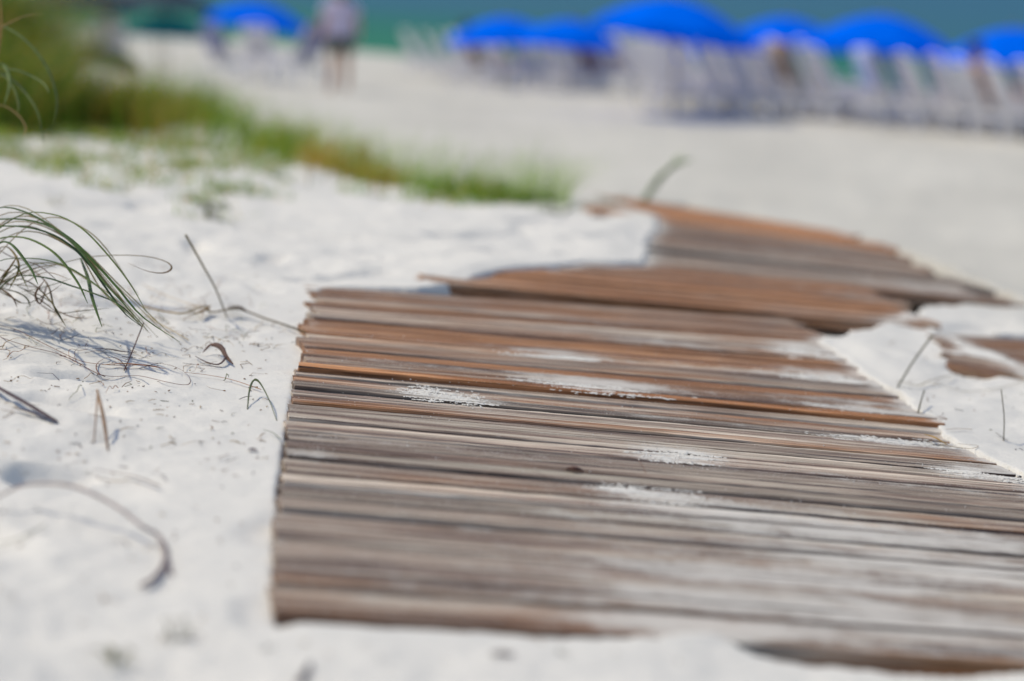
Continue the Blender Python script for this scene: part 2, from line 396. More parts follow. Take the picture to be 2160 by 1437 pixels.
mp = nd(t, 'ShaderNodeMapping'); t.links.new(g.outputs['Position'], mp.inputs[0]); mp.inputs['Rotation'].default_value = (0, 0, R(51)); mp.inputs['Scale'].default_value = (1.2, .35, 1)
b.inputs['Specular IOR Level'].default_value = 0.0; b.inputs['Roughness'].default_value = 0.5
gl = nd(t, 'ShaderNodeBsdfGlossy'); gl.inputs['Roughness'].default_value = 0.25; ms = nd(t, 'ShaderNodeMixShader'); ms.inputs[0].default_value = 0.10
t.links.new(b.outputs[0], ms.inputs[1]); t.links.new(gl.outputs[0], ms.inputs[2]); t.links.new(ms.outputs[0], t.nodes['Material Output'].inputs[0])
bump(t, b, noise(t, mp.outputs[0], 1.3, 5), 0.5, 0.12)
xs = np.linspace(-1, 1, 60); ys = np.geomspace(40, 5000, 60); sv = []; sf = []
for y in ys:
    for x in xs: sv.append((x*y*1.6, y, WATER + 0.0))
for i in range(59):
    for j in range(59): sf.append((i*60+j, i*60+j+1, (i+1)*60+j+1, (i+1)*60+j))
o = mesh_obj('sea', sv, sf, M_sea); tag(o, kind='structure')

# ------------------------------------------------------------------ boardwalk sections
# drifts of sand lying on the boards: (px, py, half length m, half depth m, amount)
drift = [(940,835,.10,.10,.75),(1270,822,.20,.07,.8),(1180,757,.14,.06,.8),(1400,735,.20,.07,.55),(1560,790,.22,.06,.5),(1430,962,.10,.09,.8),(1250,860,.2,.05,.3),
         (1550,1080,.28,.10,.7),(1950,1180,.6,.20,.5),(1850,1330,.7,.14,.55),(1450,1230,.35,.08,.45),(1200,1085,.10,.05,.45),(1380,1045,.12,.07,.7),(1800,1010,.35,.05,.4),(1900,1130,.45,.12,.75),(1500,1170,.20,.06,.4),(2050,1200,.4,.13,.8),(1650,1215,.3,.08,.75),
         (1750,1290,.35,.10,.75),(1400,1270,.14,.05,.7),(1500,1320,.2,.06,.9),(2000,1330,.4,.10,.7),(1850,880,.2,.05,.7),(1920,935,.2,.05,.75),(1750,800,.15,.08,.7),(1780,860,.18,.05,.65),
         (760,930,.4,.03,.35),(650,960,.06,.08,.55),(850,1060,.10,.05,.3),(1000,1110,.15,.04,.3),(1700,745,.12,.12,.7),(2080,1000,.12,.08,.7),(1850,640,.3,.2,.4),(1500,890,.3,.03,.4),
         (1330,700,.3,.1,.25),(1960,620,.3,.25,.5),(1480,600,.3,.3,.15),(1160,640,.3,.2,.1),(900,650,.3,.2,.15),(860,780,.2,.03,.35),(760,720,.2,.05,.25),(1700,560,.5,.4,.25)]
dr_c = [(on_plane(a, b)[:2], l, d, k) for a, b, l, d, k in drift]
bdir = (on_plane(2000, 905)-on_plane(622, 775))[:2]; bdir /= np.linalg.norm(bdir); bper = np.array([-bdir[1], bdir[0]])
def drift_at(x, y):
    s = np.zeros_like(x)
    for c, l, d, k in dr_c:
        a = (x-c[0])*bdir[0]+(y-c[1])*bdir[1]; b_ = (x-c[0])*bper[0]+(y-c[1])*bper[1]
        s = np.maximum(s, k*np.exp(-((a/l)**2+(b_/d)**2)*0.8))
    return s
NV = Vector(NRM)
def board(parent, a, b_, wid, fwd, th, tone, name='board', rnd=None, crown=0.0):
    """a, b_: left and right end (world, top surface centre line); fwd: unit vector across the board"""
    rnd = rnd or random
    a = np.array(a); b_ = np.array(b_); ax = b_-a; L = np.linalg.norm(ax); ax /= L
    fw = np.array(fwd) - ax*np.dot(fwd, ax); fw /= np.linalg.norm(fw); up = np.cross(ax, fw)
    if up[2] < 0: up = -up
    nx = max(10, int(L/0.025)); off = rnd.uniform(0, 50); e = 0.0035; hw = wid/2
    prof = [(-hw, -e*1.5), (-hw+e*.5, -e*.4), (-hw+e*1.6, 0)] + [(-hw+e*1.6+(wid-3.2*e)*k/6, crown*(1-(2*k/6-1)**2)) for k in range(1, 6)] + [(hw-e*1.6, 0), (hw-e*.5, -e*.4), (hw, -e*1.5), (hw, -th), (-hw, -th)]
    n = len(prof); V = []; W = []; S = []
    ph = rnd.uniform(0, 99); s_e = rnd.uniform(0, 99)
    for i in range(nx+1):
        u = i/nx*L; wob = 0.0016*float(noise2(u*3.0, ph, 31)); wz = 0.0016*float(noise2(u*2.0, ph+5, 32))
        endf = min(u, L-u); sh = 1.0 if endf > 0.004 else 0.985
        for (v, z) in prof:
            edge = 0.0012*float(noise2(u*22, v*40+ph, 33)) if abs(v) > hw-3*e and z > -th*.5 else 0
            p = a + ax*(u + (0.004*float(noise2(v*30+ph, ph, 35)) if i in (0, nx) else 0) + (rnd.uniform(-.0015, .0015) if i in (0, nx) else 0)) + fw*(v*sh+wob+edge) + up*(z*(1 if sh == 1 else 1) + wz + edge)
            V.append(p); W.append((u+off, v+off*0.37, z*1.0+off*.11)); S.append(0)
    F = []
    for i in range(nx):
        for k in range(n): F.append((i*n+k, (i+1)*n+k, (i+1)*n+(k+1) % n, i*n+(k+1) % n))
    F.append(tuple(range(n))); F.append(tuple(nx*n+k for k in range(n))[::-1])
    V = np.array(V); sv = drift_at(V[:, 0], V[:, 1])
    d_in = np.minimum(np.abs(poly_sd(polys[0], V[:, 0], V[:, 1])), np.abs(poly_sd(polys[1], V[:, 0], V[:, 1])))
    sv = np.maximum(sv, np.where(V[:, 0] > 0.1, .9, .35)*np.exp(-d_in/np.where(V[:, 0] > 0.1, .055, .02)))
    me = bpy.data.meshes.new(name); me.from_pydata([tuple(v) for v in V], [], F); me.materials.append(M_wood)
    me.attributes.new('wc', 'FLOAT_VECTOR', 'POINT').data.foreach_set('vector', np.array(W, float).ravel())
    me.attributes.new('sand', 'FLOAT', 'POINT').data.foreach_set('value', sv.astype(float))
    me.attributes.new('tone', 'FLOAT_COLOR', 'POINT').data.foreach_set('color', np.tile([tone[0], tone[1], 0, 1], (len(V), 1)).astype(float).ravel())
    bm = bmesh.new(); bm.from_mesh(me); bmesh.ops.recalc_face_normals(bm, faces=bm.faces); bm.to_mesh(me); bm.free()
    me.polygons.foreach_set('use_smooth', [False]*len(me.polygons)); me.update()
    o = bpy.data.objects.new(name, me); C.objects.link(o); o.parent = parent
    bpy.context.view_layer.update()
    me.transform(parent.matrix_world.inverted())
    return o
def section(name_label, FL, FR, BR, BL, up, n, tones, th=0.030, gap=0.006, seed=1, stag=0.012, weights=None):
    fl, fr, br, bl = [on_plane(*p, up) for p in (FL, FR, BR, BL)]
    base = (fl+fr+br+bl)/4; r = random.Random(seed)
    root = empty('boardwalk_section', base); tag(root, name_label, 'boardwalk', 'wooden boardwalk sections laid across the sand'); bpy.context.view_layer.update()
    ws = weights or [r.uniform(.93, 1.07) for _ in range(n)]; tot = sum(ws); acc = 0
    deep = np.linalg.norm((bl-fl+br-fr)/2); fw = (bl-fl+br-fr); fw /= np.linalg.norm(fw)
    for i in range(n):
        t0, t1 = acc/tot, (acc+ws[i])/tot; acc += ws[i]; tm = (t0+t1)/2
        a = fl+(bl-fl)*tm; b_ = fr+(br-fr)*tm; ax = (b_-a)/np.linalg.norm(b_-a)
        a = a - ax*r.uniform(-stag*.4, stag); b_ = b_ + ax*r.uniform(-stag*2, stag)
        a = a + NRM*r.uniform(-.0035, .0035); b_ = b_ + NRM*r.uniform(-.0035, .0035)
        fwd = fw + NRM*r.uniform(-.035, .035)
        g_ = gap*r.uniform(.6, 1.5)
        tn = tones(i, r)
        bo = board(root, a, b_, deep*(t1-t0)-g_, fwd, th, tn, rnd=r, crown=r.uniform(-.002, .0015))
    # stringers under the boards
    for k, f in enumerate((0.09, 0.5, 0.91)):
        s0 = fl+(fr-fl)*f - NRM*(th+0.0018); s1 = bl+(br-bl)*f - NRM*(th+0.0018)
        d = (s1-s0); d /= np.linalg.norm(d); s0 = s0+d*.03; s1 = s1-d*.03
        side = (fr-fl)/np.linalg.norm(fr-fl)
        board(root, s0, s1, 0.06, side, 0.035, (0.5, 0.6), name='stringer', rnd=r)
    return root
def tn1(i, r):
    return (r.choice([r.uniform(0, .2), r.uniform(.2, .6)]), {1: .8, 8: 1.35, 13: 1.3, 17: 1.15}.get(i, r.uniform(.62, 1.15)))
section('long near boardwalk section of grey weathered boards dusted with sand in the foreground', (568,1284), (2790,1440), (2000,907), (622,778), 0.0, 21, tn1, seed=3, stag=.005, gap=.011, weights=[1.3,.8,1.1,.9,1.2,.7,1.0,1.1,.8,1.2,.9,.7,1.1,1.0,.8,1.1,.75,1.0,.9,.8,.7])
def tn2(i, r):
    if i == 0: return (1.0, 1.5)
    return (r.uniform(.40, .95), r.uniform(.72, 1.15))
section('second boardwalk section, reddish brown boards stepping up behind the grey near one', (640,774), (1992,897), (1688,672), (672,602), 0.012, 13, tn2, seed=5, stag=.02, gap=.014, weights=[.45,1.05,.8,1.1,.75,1.1,.85,.8,1.1,.9,1.0,.8,1.0])
def tn3(i, r): return (r.uniform(.62, 1.0), r.uniform(.85, 1.35))
section('orange brown boardwalk section half buried under the white sand mound', (878,593), (1990,692), (1840,606), (1045,535), 0.020, 11, tn3, seed=8, gap=.012, stag=.04)
def tn4(i, r): return (1.0, 1.45) if i >= 9 else (r.uniform(.15, .65), r.uniform(.65, 1.0))
section('farthest boardwalk section, grey boards with an orange strip along its back edge', (1310,563), (2150,640), (1800,494), (1232,408), 0.020, 13, tn4, seed=9, stag=.05, gap=.014)
def tn5(i, r): return (r.uniform(.4, .8), r.uniform(.75, 1.0))
section('small corner of a brown boardwalk section emerging from sand at the right edge', (2010,770), (2700,900), (2600,748), (1972,703), 0.014, 7, tn5, seed=12, gap=.012)

# ------------------------------------------------------------------ blades, stems and litter
GREEN = [(.10,.18,.04),(.14,.22,.06),(.08,.14,.06),(.20,.26,.08),(.13,.18,.08)]
OLIVE = [(.16,.17,.04),(.20,.18,.05),(.12,.14,.04)]
STRAW = [(.38,.24,.09),(.45,.32,.14),(.32,.17,.06),(.50,.36,.16)]
BROWN = [(.24,.14,.08),(.30,.18,.10),(.17,.10,.07)]
def pick(L): return random.choice(L)
def line_thing(name, label, cat, pts, r0, r1, col, n=30, flat=0.4, group=None, mid=None):
    P = spline(pts, n); mb = MB(); N = len(P)
    rad = [r0+(r1-r0)*(k/(N-1)) for k in range(N)]
    if mid: rad = [min(r0, mid)+(mid-min(r0, mid))*math.sin(math.pi*k/(N-1))+(r1-r0)*0 if True else 0 for k in range(N)]; rad[0] = r0; rad[-1] = r1
    cs = []
    for k in range(N):
        f = k/(N-1); c = tuple(col[0][j]*(1-f)+col[1][j]*f for j in range(3)) if isinstance(col[0], tuple) else col
        cs += [(*c, 1)]*6
    mb.tube(P, rad, 6, flat, cs)
    o = mb.build(name, M_blade); localise(o, P[0]); tag(o, label, cat, group); return o
def gp(px, py, up=0.004): return ground(px, py, up)
def arch(pts, D0, D1):                          # pixel path in the air between two forward distances
    n = len(pts); return [at(px, py, D0+(D1-D0)*k/(n-1)) for k, (px, py) in enumerate(pts)]
def arch_from(root_px, pts, dD=0.0):            # first point rooted in the ground
    g0 = gp(*root_px, -0.01); return [g0] + [at(px, py, g0[1]+dD*(k+1)/len(pts)) for k, (px, py) in enumerate(pts)]

# --- arching clump at left edge (sharp)
root = empty('grass_clump', gp(-60, 640)); tag(root, 'green arching grass clump at the left edge bending right over tangled dry stems', 'grass clump'); bpy.context.view_layer.update()
def blades(root, name, specs, wid, cols, n=26, flat=.35):
    mb = MB()
    for P in specs:
        P = spline(P, n); N = len(P); c0 = pick(cols); c1 = pick(cols)
        w_ = wid*random.uniform(.8, 1.2)
        cs = []
        for k in range(N): f = k/(N-1); cs += [(*[c0[j]*(1-f)+c1[j]*f for j in range(3)], 1)]*6
        mb.tube(P, [w_*(1-0.75*(abs(2*k/(N-1)-0.9))**2.5*0.9) for k in range(N)], 6, flat, cs)
    o = mb.build(name, M_blade, root); o.data.transform(root.matrix_world.inverted()); return o
D0 = 4.9
G1 = [[(-160,560),(-60,470),(0,438),(60,450),(120,485),(170,530),(215,590),(260,640),(312,698)],
      [(-160,600),(-40,480),(20,462),(90,472),(150,505),(205,560),(250,610),(300,668),(380,722)],
      [(-160,640),(-60,500),(0,478),(70,482),(130,505),(180,548),(225,610),(262,660),(300,690)],
      [(-120,660),(-20,560),(60,545),(130,558),(190,592),(240,635),(290,680)],
      [(-120,640),(-40,520),(40,455),(110,452),(170,480),(225,535),(275,600),(310,660)],
      [(-60,680),(20,590),(90,585),(150,603),(200,620),(255,645),(300,690)],
      [(-100,650),(-50,560),(10,510),(60,560),(80,600)],
      [(170,545),(185,585),(195,630),(215,690)],
      [(-100,620),(-30,520),(40,500),(110,530),(160,590),(185,640)]]
specs = []
for P in G1:
    specs.append([at(x, y, D0+(4.55-D0)*k/(len(P)-1)) for k, (x, y) in enumerate(P)])
blades(root, 'green_blades', specs, 0.0036, GREEN)
G2 = [[(-60,660),(0,612),(60,580),(130,555),(210,540),(300,540),(350,552),(362,566),(345,576),(310,572),(270,555)],
      [(-60,700),(0,600),(30,560),(60,610)], [(-40,500),(20,540),(80,560),(130,600)], [(-20,620),(30,590),(70,600),(110,640),(140,690)],
      [(-40,560),(10,520),(40,560),(20,610)],[(-30,640),(20,575),(70,555),(120,565)],[(0,610),(50,640),(100,620),(130,600)],
      [(60,560),(100,600),(115,650),(140,690)],[(-30,590),(40,600),(95,575),(150,590)],[(80,640),(120,660),(180,655),(230,650)],[(100,600),(85,640),(75,620),(95,590)],
      [(120,655),(150,668),(185,672)]]
specs = []
for P in G2: specs.append([at(x, y, 5.0+(4.75-5.0)*k/(len(P)-1)) for k, (x, y) in enumerate(P)])
for _ in range(16):
    x0, y0 = random.uniform(-40, 60), random.uniform(560, 620); a = random.uniform(-1.2, .7); ln = random.uniform(50, 150); cv = random.uniform(-.3, 1.6); P = [(x0, y0)]
    for k in range(4): x0 += math.cos(a)*ln/4; y0 += math.sin(a)*ln/4*.7; a += cv/4; P.append((x0, y0))
    specs.append([at(x, y, 4.95-.03*k) for k, (x, y) in enumerate(P)])
tan = []
for _ in range(9):
    o_ = random.uniform(-30, 40); tan.append([at(x+o_*.6+random.uniform(-8, 8), y+o_*.5+random.uniform(-8, 8), 4.95-.05*k) for k, (x, y) in enumerate(random.choice(G1[:5])[::2])])
blades(root, 'tan_blades', tan, 0.0028, [(.42,.36,.16),(.34,.30,.12),(.46,.34,.18)])
blades(root, 'dry_stems', specs, 0.0023, OLIVE+BROWN+STRAW[:1])

# --- upper left arching blades (nearly sharp) over dark grass
root = empty('grass_clump', at(-60, 300, 5.6)); root.location.z = float(H(np.array([root.location.x]), np.array([5.6]))[0])
tag(root, 'tall pale green grass clump drooping in long arcs at the upper left corner', 'grass clump'); bpy.context.view_layer.update()
G3 = [[(-140,250),(-80,90),(-20,52),(30,68),(70,102),(100,145),(116,190),(120,225),(112,262)],
      [(-140,260),(-70,170),(-10,152),(30,172),(60,205),(80,240),(92,300)],
      [(-120,250),(-60,160),(0,145),(40,150),(75,165),(95,180),(104,198)],
      [(-100,240),(-50,150),(0,135),(15,150),(20,180),(8,225)],
      [(-140,255),(-70,190),(0,160),(25,180),(38,215),(38,240)],
      [(-30,240),(-10,150),(2,60),(0,-20)],[(-120,240),(-60,110),(0,60),(50,35),(90,30)],
      [(-140,300),(-60,225),(0,222),(35,240),(54,268),(48,290)]]
specs = [[at(x, y, 5.7-0.2*k/(len(P)-1)) for k, (x, y) in enumerate(P)] for P in G3]
blades(root, 'arching_blades', specs[:5], 0.0045, [(.22,.30,.10),(.26,.33,.12),(.18,.22,.06)])
blades(root, 'straw_blades', specs[5:], 0.0028, STRAW)

# --- individual stems
def gpts(P, up=0.004): return [gp(x, y, up) for x, y in P]
line_thing('dry_stalk', 'straight pale dry stalk leaning left beside the arching grass', 'stalk', arch([(478,668),(455,610),(425,555),(392,496)], gp(478,668)[1], 5.25), .0019, .0032, ((.20,.17,.10), (.34,.30,.20)), flat=.8)
line_thing('grass_runner', 'yellow brown runner stem reaching from the grass to the boardwalk edge', 'stem', [gp(300,655,.01), gp(345,668,.012), gp(390,676,.016), gp(430,664,.02), gp(445,670,.012), gp(500,668,.018), gp(560,685,.014), gp(610,700,.012), gp(655,714,.008)], .0018, .0022, ((.50,.32,.08), (.06,.05,.025)), flat=.9)
line_thing('dry_leaf', 'brown sheath leaf wrapped on the middle of the runner stem', 'leaf', [gp(395,678,.012), gp(430,672,.018), gp(445,662,.02)], .001, .001, (.30,.18,.05), mid=.005, flat=.4)
line_thing('dry_leaf', 'dark brown sheath leaf on the runner stem nearer the boardwalk', 'leaf', [gp(478,666,.016), gp(505,668,.022), gp(530,676,.015)], .001, .001, (.17,.10,.04), mid=.006, flat=.4)
line_thing('dry_straw', 'golden dry stem slanting down below the arching grass tips', 'stem', gpts([(310,672),(335,690),(365,706),(398,726)], .008), .0022, .0016, ((.45,.33,.08), (.52,.38,.16)))
line_thing('dry_straw', 'thin orange stem running from the grass tips to the runner stem', 'stem', gpts([(300,612),(330,628),(380,648),(445,668)], .015), .0010, .0014, ((.55,.40,.20), (.55,.36,.10)))
line_thing('dry_vine', 'long reddish vine from the left edge ending in a loop on the sand', 'vine', gpts([(-30,688),(30,700),(70,720),(120,745),(170,768),(215,775),(262,778),(310,776),(345,784)], .006), .0013, .0010, ((.24,.10,.08), (.42,.22,.12)))
line_thing('dry_vine', 'long lower reddish vine curling back on itself on the sand', 'vine', gpts([(-20,708),(20,725),(70,740),(120,752),(160,770),(200,792),(222,801),(208,794),(203,776),(222,762),(245,762),(262,776),(268,788)], .006), .0012, .0009, ((.22,.10,.09), (.34,.16,.10)))
line_thing('dry_vine', 'thin vine loop closing below the lower reddish vine', 'vine', gpts([(205,796),(240,801),(290,799),(340,810),(380,818),(400,816),(398,800),(375,783),(345,774),(310,772)], .006), .0011, .0006, ((.24,.11,.10), (.30,.16,.12)))
line_thing('dry_twig', 'short brown twig poking up through the vine loops', 'twig', [gp(262,786), gp(280,760,.02), gp(303,732,.05)], .0013, .0013, (.18,.09,.07))
line_thing('dry_leaf', 'narrow purple brown leaf lying above the vine loops', 'leaf', gpts([(190,742),(230,743),(260,748),(288,750)], .006), .0006, .0006, (.13,.07,.08), mid=.0032)
line_thing('dry_vine', 'fine thread curling over the narrow purple brown leaf', 'vine', gpts([(160,770),(158,748),(175,737),(200,738),(235,745)], .006), .0006, .0005, (.28,.18,.16))
line_thing('dry_leaf', 'orange tapering leaf resting in the vine loops', 'leaf', gpts([(215,778),(265,776),(310,780),(352,787)], .008), .0006, .0005, ((.55,.28,.12), (.50,.22,.12)), mid=.0030)
line_thing('dry_straw', 'orange stem slanting down towards the boardwalk corner', 'stem', gpts([(390,792),(440,798),(490,808),(550,828)], .006), .0008, .0016, ((.50,.26,.15), (.56,.30,.18)))
# curled dark leaf
line_thing('curled_leaf', 'dark brown curled dead leaf on the sand left of the boardwalk', 'leaf', [gp(428,752,.008), gp(445,748,.02), gp(465,755,.022), gp(478,766,.012), gp(492,775,.006)], .001, .001, (.19,.11,.08), mid=.0055, flat=.3)
line_thing('curled_leaf', 'thin brown leaf curving under the dark curled leaf', 'leaf', [gp(412,758,.006), gp(435,770,.006), gp(460,775,.006), gp(475,768,.012), gp(474,755,.02)], .001, .001, (.13,.07,.06), mid=.0028, flat=.4)
line_thing('dry_twig', 'tiny twig crossing below the dark curled leaf', 'twig', gpts([(385,771),(425,776),(468,780)], .005), .0009, .0012, (.14,.07,.07))
line_thing('dead_stick', 'flat purple brown dead stick at the far left edge', 'stick', [gp(-40,822,.02), gp(20,848,.014), gp(70,872,.01), gp(122,896,.004)], .0042, .0018, ((.19,.14,.14), (.11,.07,.08)), mid=.0058, flat=.35)
line_thing('dead_stick', 'short forked splinter beside the flat dead stick', 'stick', [gp(25,868,.006), gp(60,878,.008), gp(100,890,.004)], .0012, .001, (.14,.09,.10), mid=.003)
line_thing('straw_piece', 'upright orange straw fold standing in the sand', 'straw', [gp(228,950,.0), gp(218,920,.03), gp(205,892,.055)], .0016, .0024, ((.30,.18,.12), (.55,.38,.24)), mid=.0030)
line_thing('straw_piece', 'smaller straw leaning against the upright orange straw fold', 'straw', [gp(198,935,.0), gp(203,912,.03), gp(206,893,.05)], .0010, .0016, ((.35,.22,.15), (.55,.38,.24)))
line_thing('bent_blade', 'green grass blade bent into a peak beside the boardwalk edge', 'grass blade', [gp(522,864,.0), gp(526,846,.02), gp(535,836,.03), gp(548,842,.03), gp(568,866,.018), gp(584,888,.0)], .0010, .0014, ((.12,.15,.07), (.13,.17,.06)), mid=.0022)
line_thing('bent_blade', 'thin green blade tip beside the lower boardwalk edge', 'grass blade', gpts([(556,914),(575,920),(592,934)], .006), .0008, .0012, (.16,.18,.06))
# foreground big blurred arch
line_thing('arching_stalk', 'big blurred mauve stalk arching across the lower left sand', 'stalk', [at(-60,1075,3.22), at(0,1045,3.22), at(60,1022,3.24), at(150,1025,3.22), at(240,1065,3.18), at(300,1110,3.13), gp(335,1150,.012), gp(352,1190,.006), gp(362,1215,.0)], .0022, .0042, ((.62,.54,.50), (.46,.38,.37)), mid=.0034, flat=.7)
line_thing('dry_straw', 'short mauve stem curving down under the end of the big blurred arch', 'stem', gpts([(345,1150),(350,1190),(330,1225),(300,1245)], .006), .003, .0045, (.20,.13,.15))
line_thing('dry_straw', 'faint thin stem slanting above the big blurred arch', 'stem', gpts([(195,1000),(240,1007),(290,1018),(335,1036)], .008), .0006, .0020, (.22,.15,.14))
line_thing('bent_blade', 'faint green stem blurred near the left edge under the arch', 'stem', gpts([(0,1160),(40,1148),(95,1120)], .008), .0016, .0014, (.20,.23,.14))
# foreground blurred green tufts
def tuft(label, cx_, cy_, hpx, n, cols, spread, wid, name='grass_tuft', lean=0.2, droop=0.5, minh=.5):
    g0 = gp(cx_, cy_, 0); root = empty(name, g0); tag(root, label, 'grass tuft'); bpy.context.view_layer.update()
    h = hpx/(FPX/g0[1]); specs = []
    for _ in range(n):
        a = random.uniform(0, 2*math.pi); r0 = random.uniform(0, spread*.4); hh = h*random.uniform(minh, 1.05); out = spread*random.uniform(.3, 1)+lean*hh*.0
        dx, dy = math.cos(a), math.sin(a); bx = g0[0]+dx*r0; by = g0[1]+dy*r0; bz = g0[2]-.01
        specs.append([np.array([bx, by, bz]), np.array([bx+dx*out*.25+lean*hh*.4, by+dy*out*.25, bz+hh*.6]), np.array([bx+dx*out*.7+lean*hh, by+dy*out*.7, bz+hh*.95]), np.array([bx+dx*out*1.1+lean*hh*1.5, by+dy*out*1.1, bz+hh*(1-droop*random.uniform(.3, 1))])])
    blades(root, 'blades', specs, wid, cols, n=8); return root
tuft('low olive seedling tuft blurred in the sand at the bottom left', 240, 1400, 60, 9, [(.20,.20,.06),(.26,.24,.08)], .035, .0022, 'seedling_tuft', .1)
tuft('green and brown seedling tuft blurred left of the boardwalk corner', 370, 1350, 70, 8, [(.14,.17,.06),(.18,.12,.07)], .03, .0020, 'seedling_tuft', .1)
# right side
line_thing('dry_stalk', 'grey green stalk leaning right in the sand beyond the boardwalk edge', 'stalk', [gp(1893,818,0), at(1925,765,gp(1893,818)[1]+.1), at(1968,706,gp(1893,818)[1]+.2)], .0022, .0027, ((.16,.15,.09), (.24,.22,.15)), flat=.8)
line_thing('dry_stalk', 'short stub of stalk standing below the grey green leaning stalk', 'stalk', [gp(1934,884,0), gp(1940,868,.015), gp(1948,852,.03)], .0022, .0018, (.17,.16,.10), flat=.8)
line_thing('dry_stalk', 'thin upright stalk near the right edge of the sand', 'stalk', [gp(2117,930,0), at(2118,880,gp(2117,930)[1]), at(2112,822,gp(2117,930)[1]+.03)], .0014, .0012, (.20,.17,.12), flat=.9)
line_thing('dry_vine', 'long tan vine winding over the sand on the right', 'vine', gpts([(1895,812),(1935,822),(1960,812),(2010,800),(2070,796),(2130,798),(2180,815)], .010), .0014, .0016, ((.30,.26,.15), (.42,.33,.20)))
line_thing('dry_vine', 'lower wavy vine under the long tan vine on the right', 'vine', gpts([(1960,818),(1990,822),(2030,832),(2080,830),(2130,820),(2180,800)], .008), .0010, .0012, ((.34,.32,.20), (.36,.30,.18)))
line_thing('straw_piece', 'yellow straw piece on the corner boards by the right edge', 'straw', [on_plane(1950,916,.008), on_plane(1970,922,.014), on_plane(1998,938,.006)], .0016, .0010, ((.62,.40,.12), (.50,.34,.14)), mid=.003)
line_thing('straw_piece', 'thin curled straw beside the yellow straw on the corner boards', 'straw', [on_plane(1985,936,.006), on_plane(2020,944,.01), on_plane(2050,946,.012), on_plane(2062,940,.01), on_plane(2020,936,.01)], .0010, .0007, (.42,.31,.18))
line_thing('straw_piece', 'pale straw lying on sand past the end of the corner board', 'straw', gpts([(1995,912),(2020,910),(2050,912)], .006), .0008, .0012, (.45,.32,.2))
line_thing('dry_twig', 'tiny twig at the foot of the thin upright stalk', 'twig', gpts([(2100,918),(2125,934)], .005), .001, .001, (.2,.16,.12))
line_thing('straw_piece', 'curved brown straw arched on the near grey boards', 'straw', [on_plane(1002,1010,.003), on_plane(1040,994,.016), on_plane(1090,988,.022), on_plane(1140,998,.02), on_plane(1172,1026,.004)], .0006, .0007, (.30,.19,.12))
line_thing('fallen_leaf', 'small dark red brown leaf in the middle of the near boards', 'leaf', [on_plane(1194,988,.003), on_plane(1206,988,.007), on_plane(1220,990,.006), on_plane(1232,995,.002)], .0012, .0006, ((.10,.045,.035), (.26,.15,.12)), mid=.0085, flat=.45)
line_thing('dry_twig', 'thin reddish hair of straw on the boards right of the small leaf', 'twig', [on_plane(1345,968,.010), on_plane(1356,984,.006), on_plane(1362,998,.002)], .0005, .0006, (.3,.16,.1))
line_thing('straw_piece', 'blurred brown scrap on the sand in front of the near boards', 'straw', gpts([(1035,1386),(1060,1384),(1085,1388)], .004), .002, .002, (.20,.14,.14), mid=.0045)
line_thing('dry_twig', 'dark blurred twig end at the bottom edge under the boardwalk corner', 'twig', gpts([(655,1405),(645,1425),(632,1450)], .004), .002, .0045, (.10,.06,.07))
line_thing('fallen_leaf', 'tiny dark purple leaf scrap on sand left of the near boards', 'leaf', gpts([(524,954),(534,952),(543,956)], .004), .001, .0006, (.12,.06,.10), mid=.0042)
line_thing('dry_twig', 'tiny reddish twig left of the dark purple leaf scrap', 'twig', gpts([(460,972),(472,967),(483,962)], .004), .0008, .0008, (.22,.11,.10))

# fine crumbs and hair-thin strands of litter nobody could count
mb = MB()
for _ in range(80):
    cx_, cy_ = random.uniform(-20, 560), random.gauss(690, 55)
    a = random.uniform(0, 6.28); ln = random.uniform(20, 110); cv = random.uniform(-2.2, 2.2); P = []
    for k in range(6):
        cx_ += math.cos(a)*ln/5; cy_ += math.sin(a)*ln/5*.32; a += cv/5; P.append(gp(min(cx_, 600), max(cy_, 560), .004+.012*math.sin(k/5*math.pi)*random.random()))
    r_ = random.uniform(.0005, .0011); mb.tube(spline(P, 14), [r_*(1-.6*k/14) for k in range(15)], 5, .6, pick([(.50,.36,.18),(.42,.28,.16),(.30,.18,.12),(.24,.26,.12),(.46,.24,.14)]))
lit = []
for _ in range(330): lit.append((random.uniform(-60, 620), random.uniform(560, 1020)))
for _ in range(80): lit.append((random.uniform(1850, 2200), random.uniform(720, 960)))
for _ in range(120): lit.append((random.gauss(180, 130), random.gauss(640, 60)))
for _ in range(60): lit.append((random.gauss(480, 70), random.gauss(720, 30)))
for _ in range(90): lit.append((random.uniform(-60, 1500), random.uniform(1000, 1420)))
LP, hit = ground_many(lit)
sdl = poly_sd(polys[0], LP[:, 0], LP[:, 1])
for p, s in zip(LP, sdl):
    if s < 0.02: continue
    a = random.uniform(0, math.pi); L_ = random.choice([.003, .004, .006, .008, .012, .022, .035])*random.uniform(.6, 1.3)
    d = np.array([math.cos(a)*L_, math.sin(a)*L_, random.uniform(-.1, .3)*L_]); k = random.uniform(-.6, .6)
    q1 = p + d*.5 + np.array([-d[1], d[0], 0])*k; c = pick(BROWN+STRAW[:3]+[(.10,.08,.11), (.2,.2,.12)])
    zz = np.array([0, 0, .002]); r_ = random.uniform(.0004, .0011)*(1.6 if L_ < .006 else 1)
    mb.tube([p+zz, q1+zz+np.array([0, 0, L_*.04]), p+d+zz], [r_, r_*1.2, r_*.5], 5, .6, c)
o = mb.build('plant_litter', M_blade); tag(o, 'fine crumbs of dead plant litter sprinkled over the white sand', 'plant litter', kind='stuff')

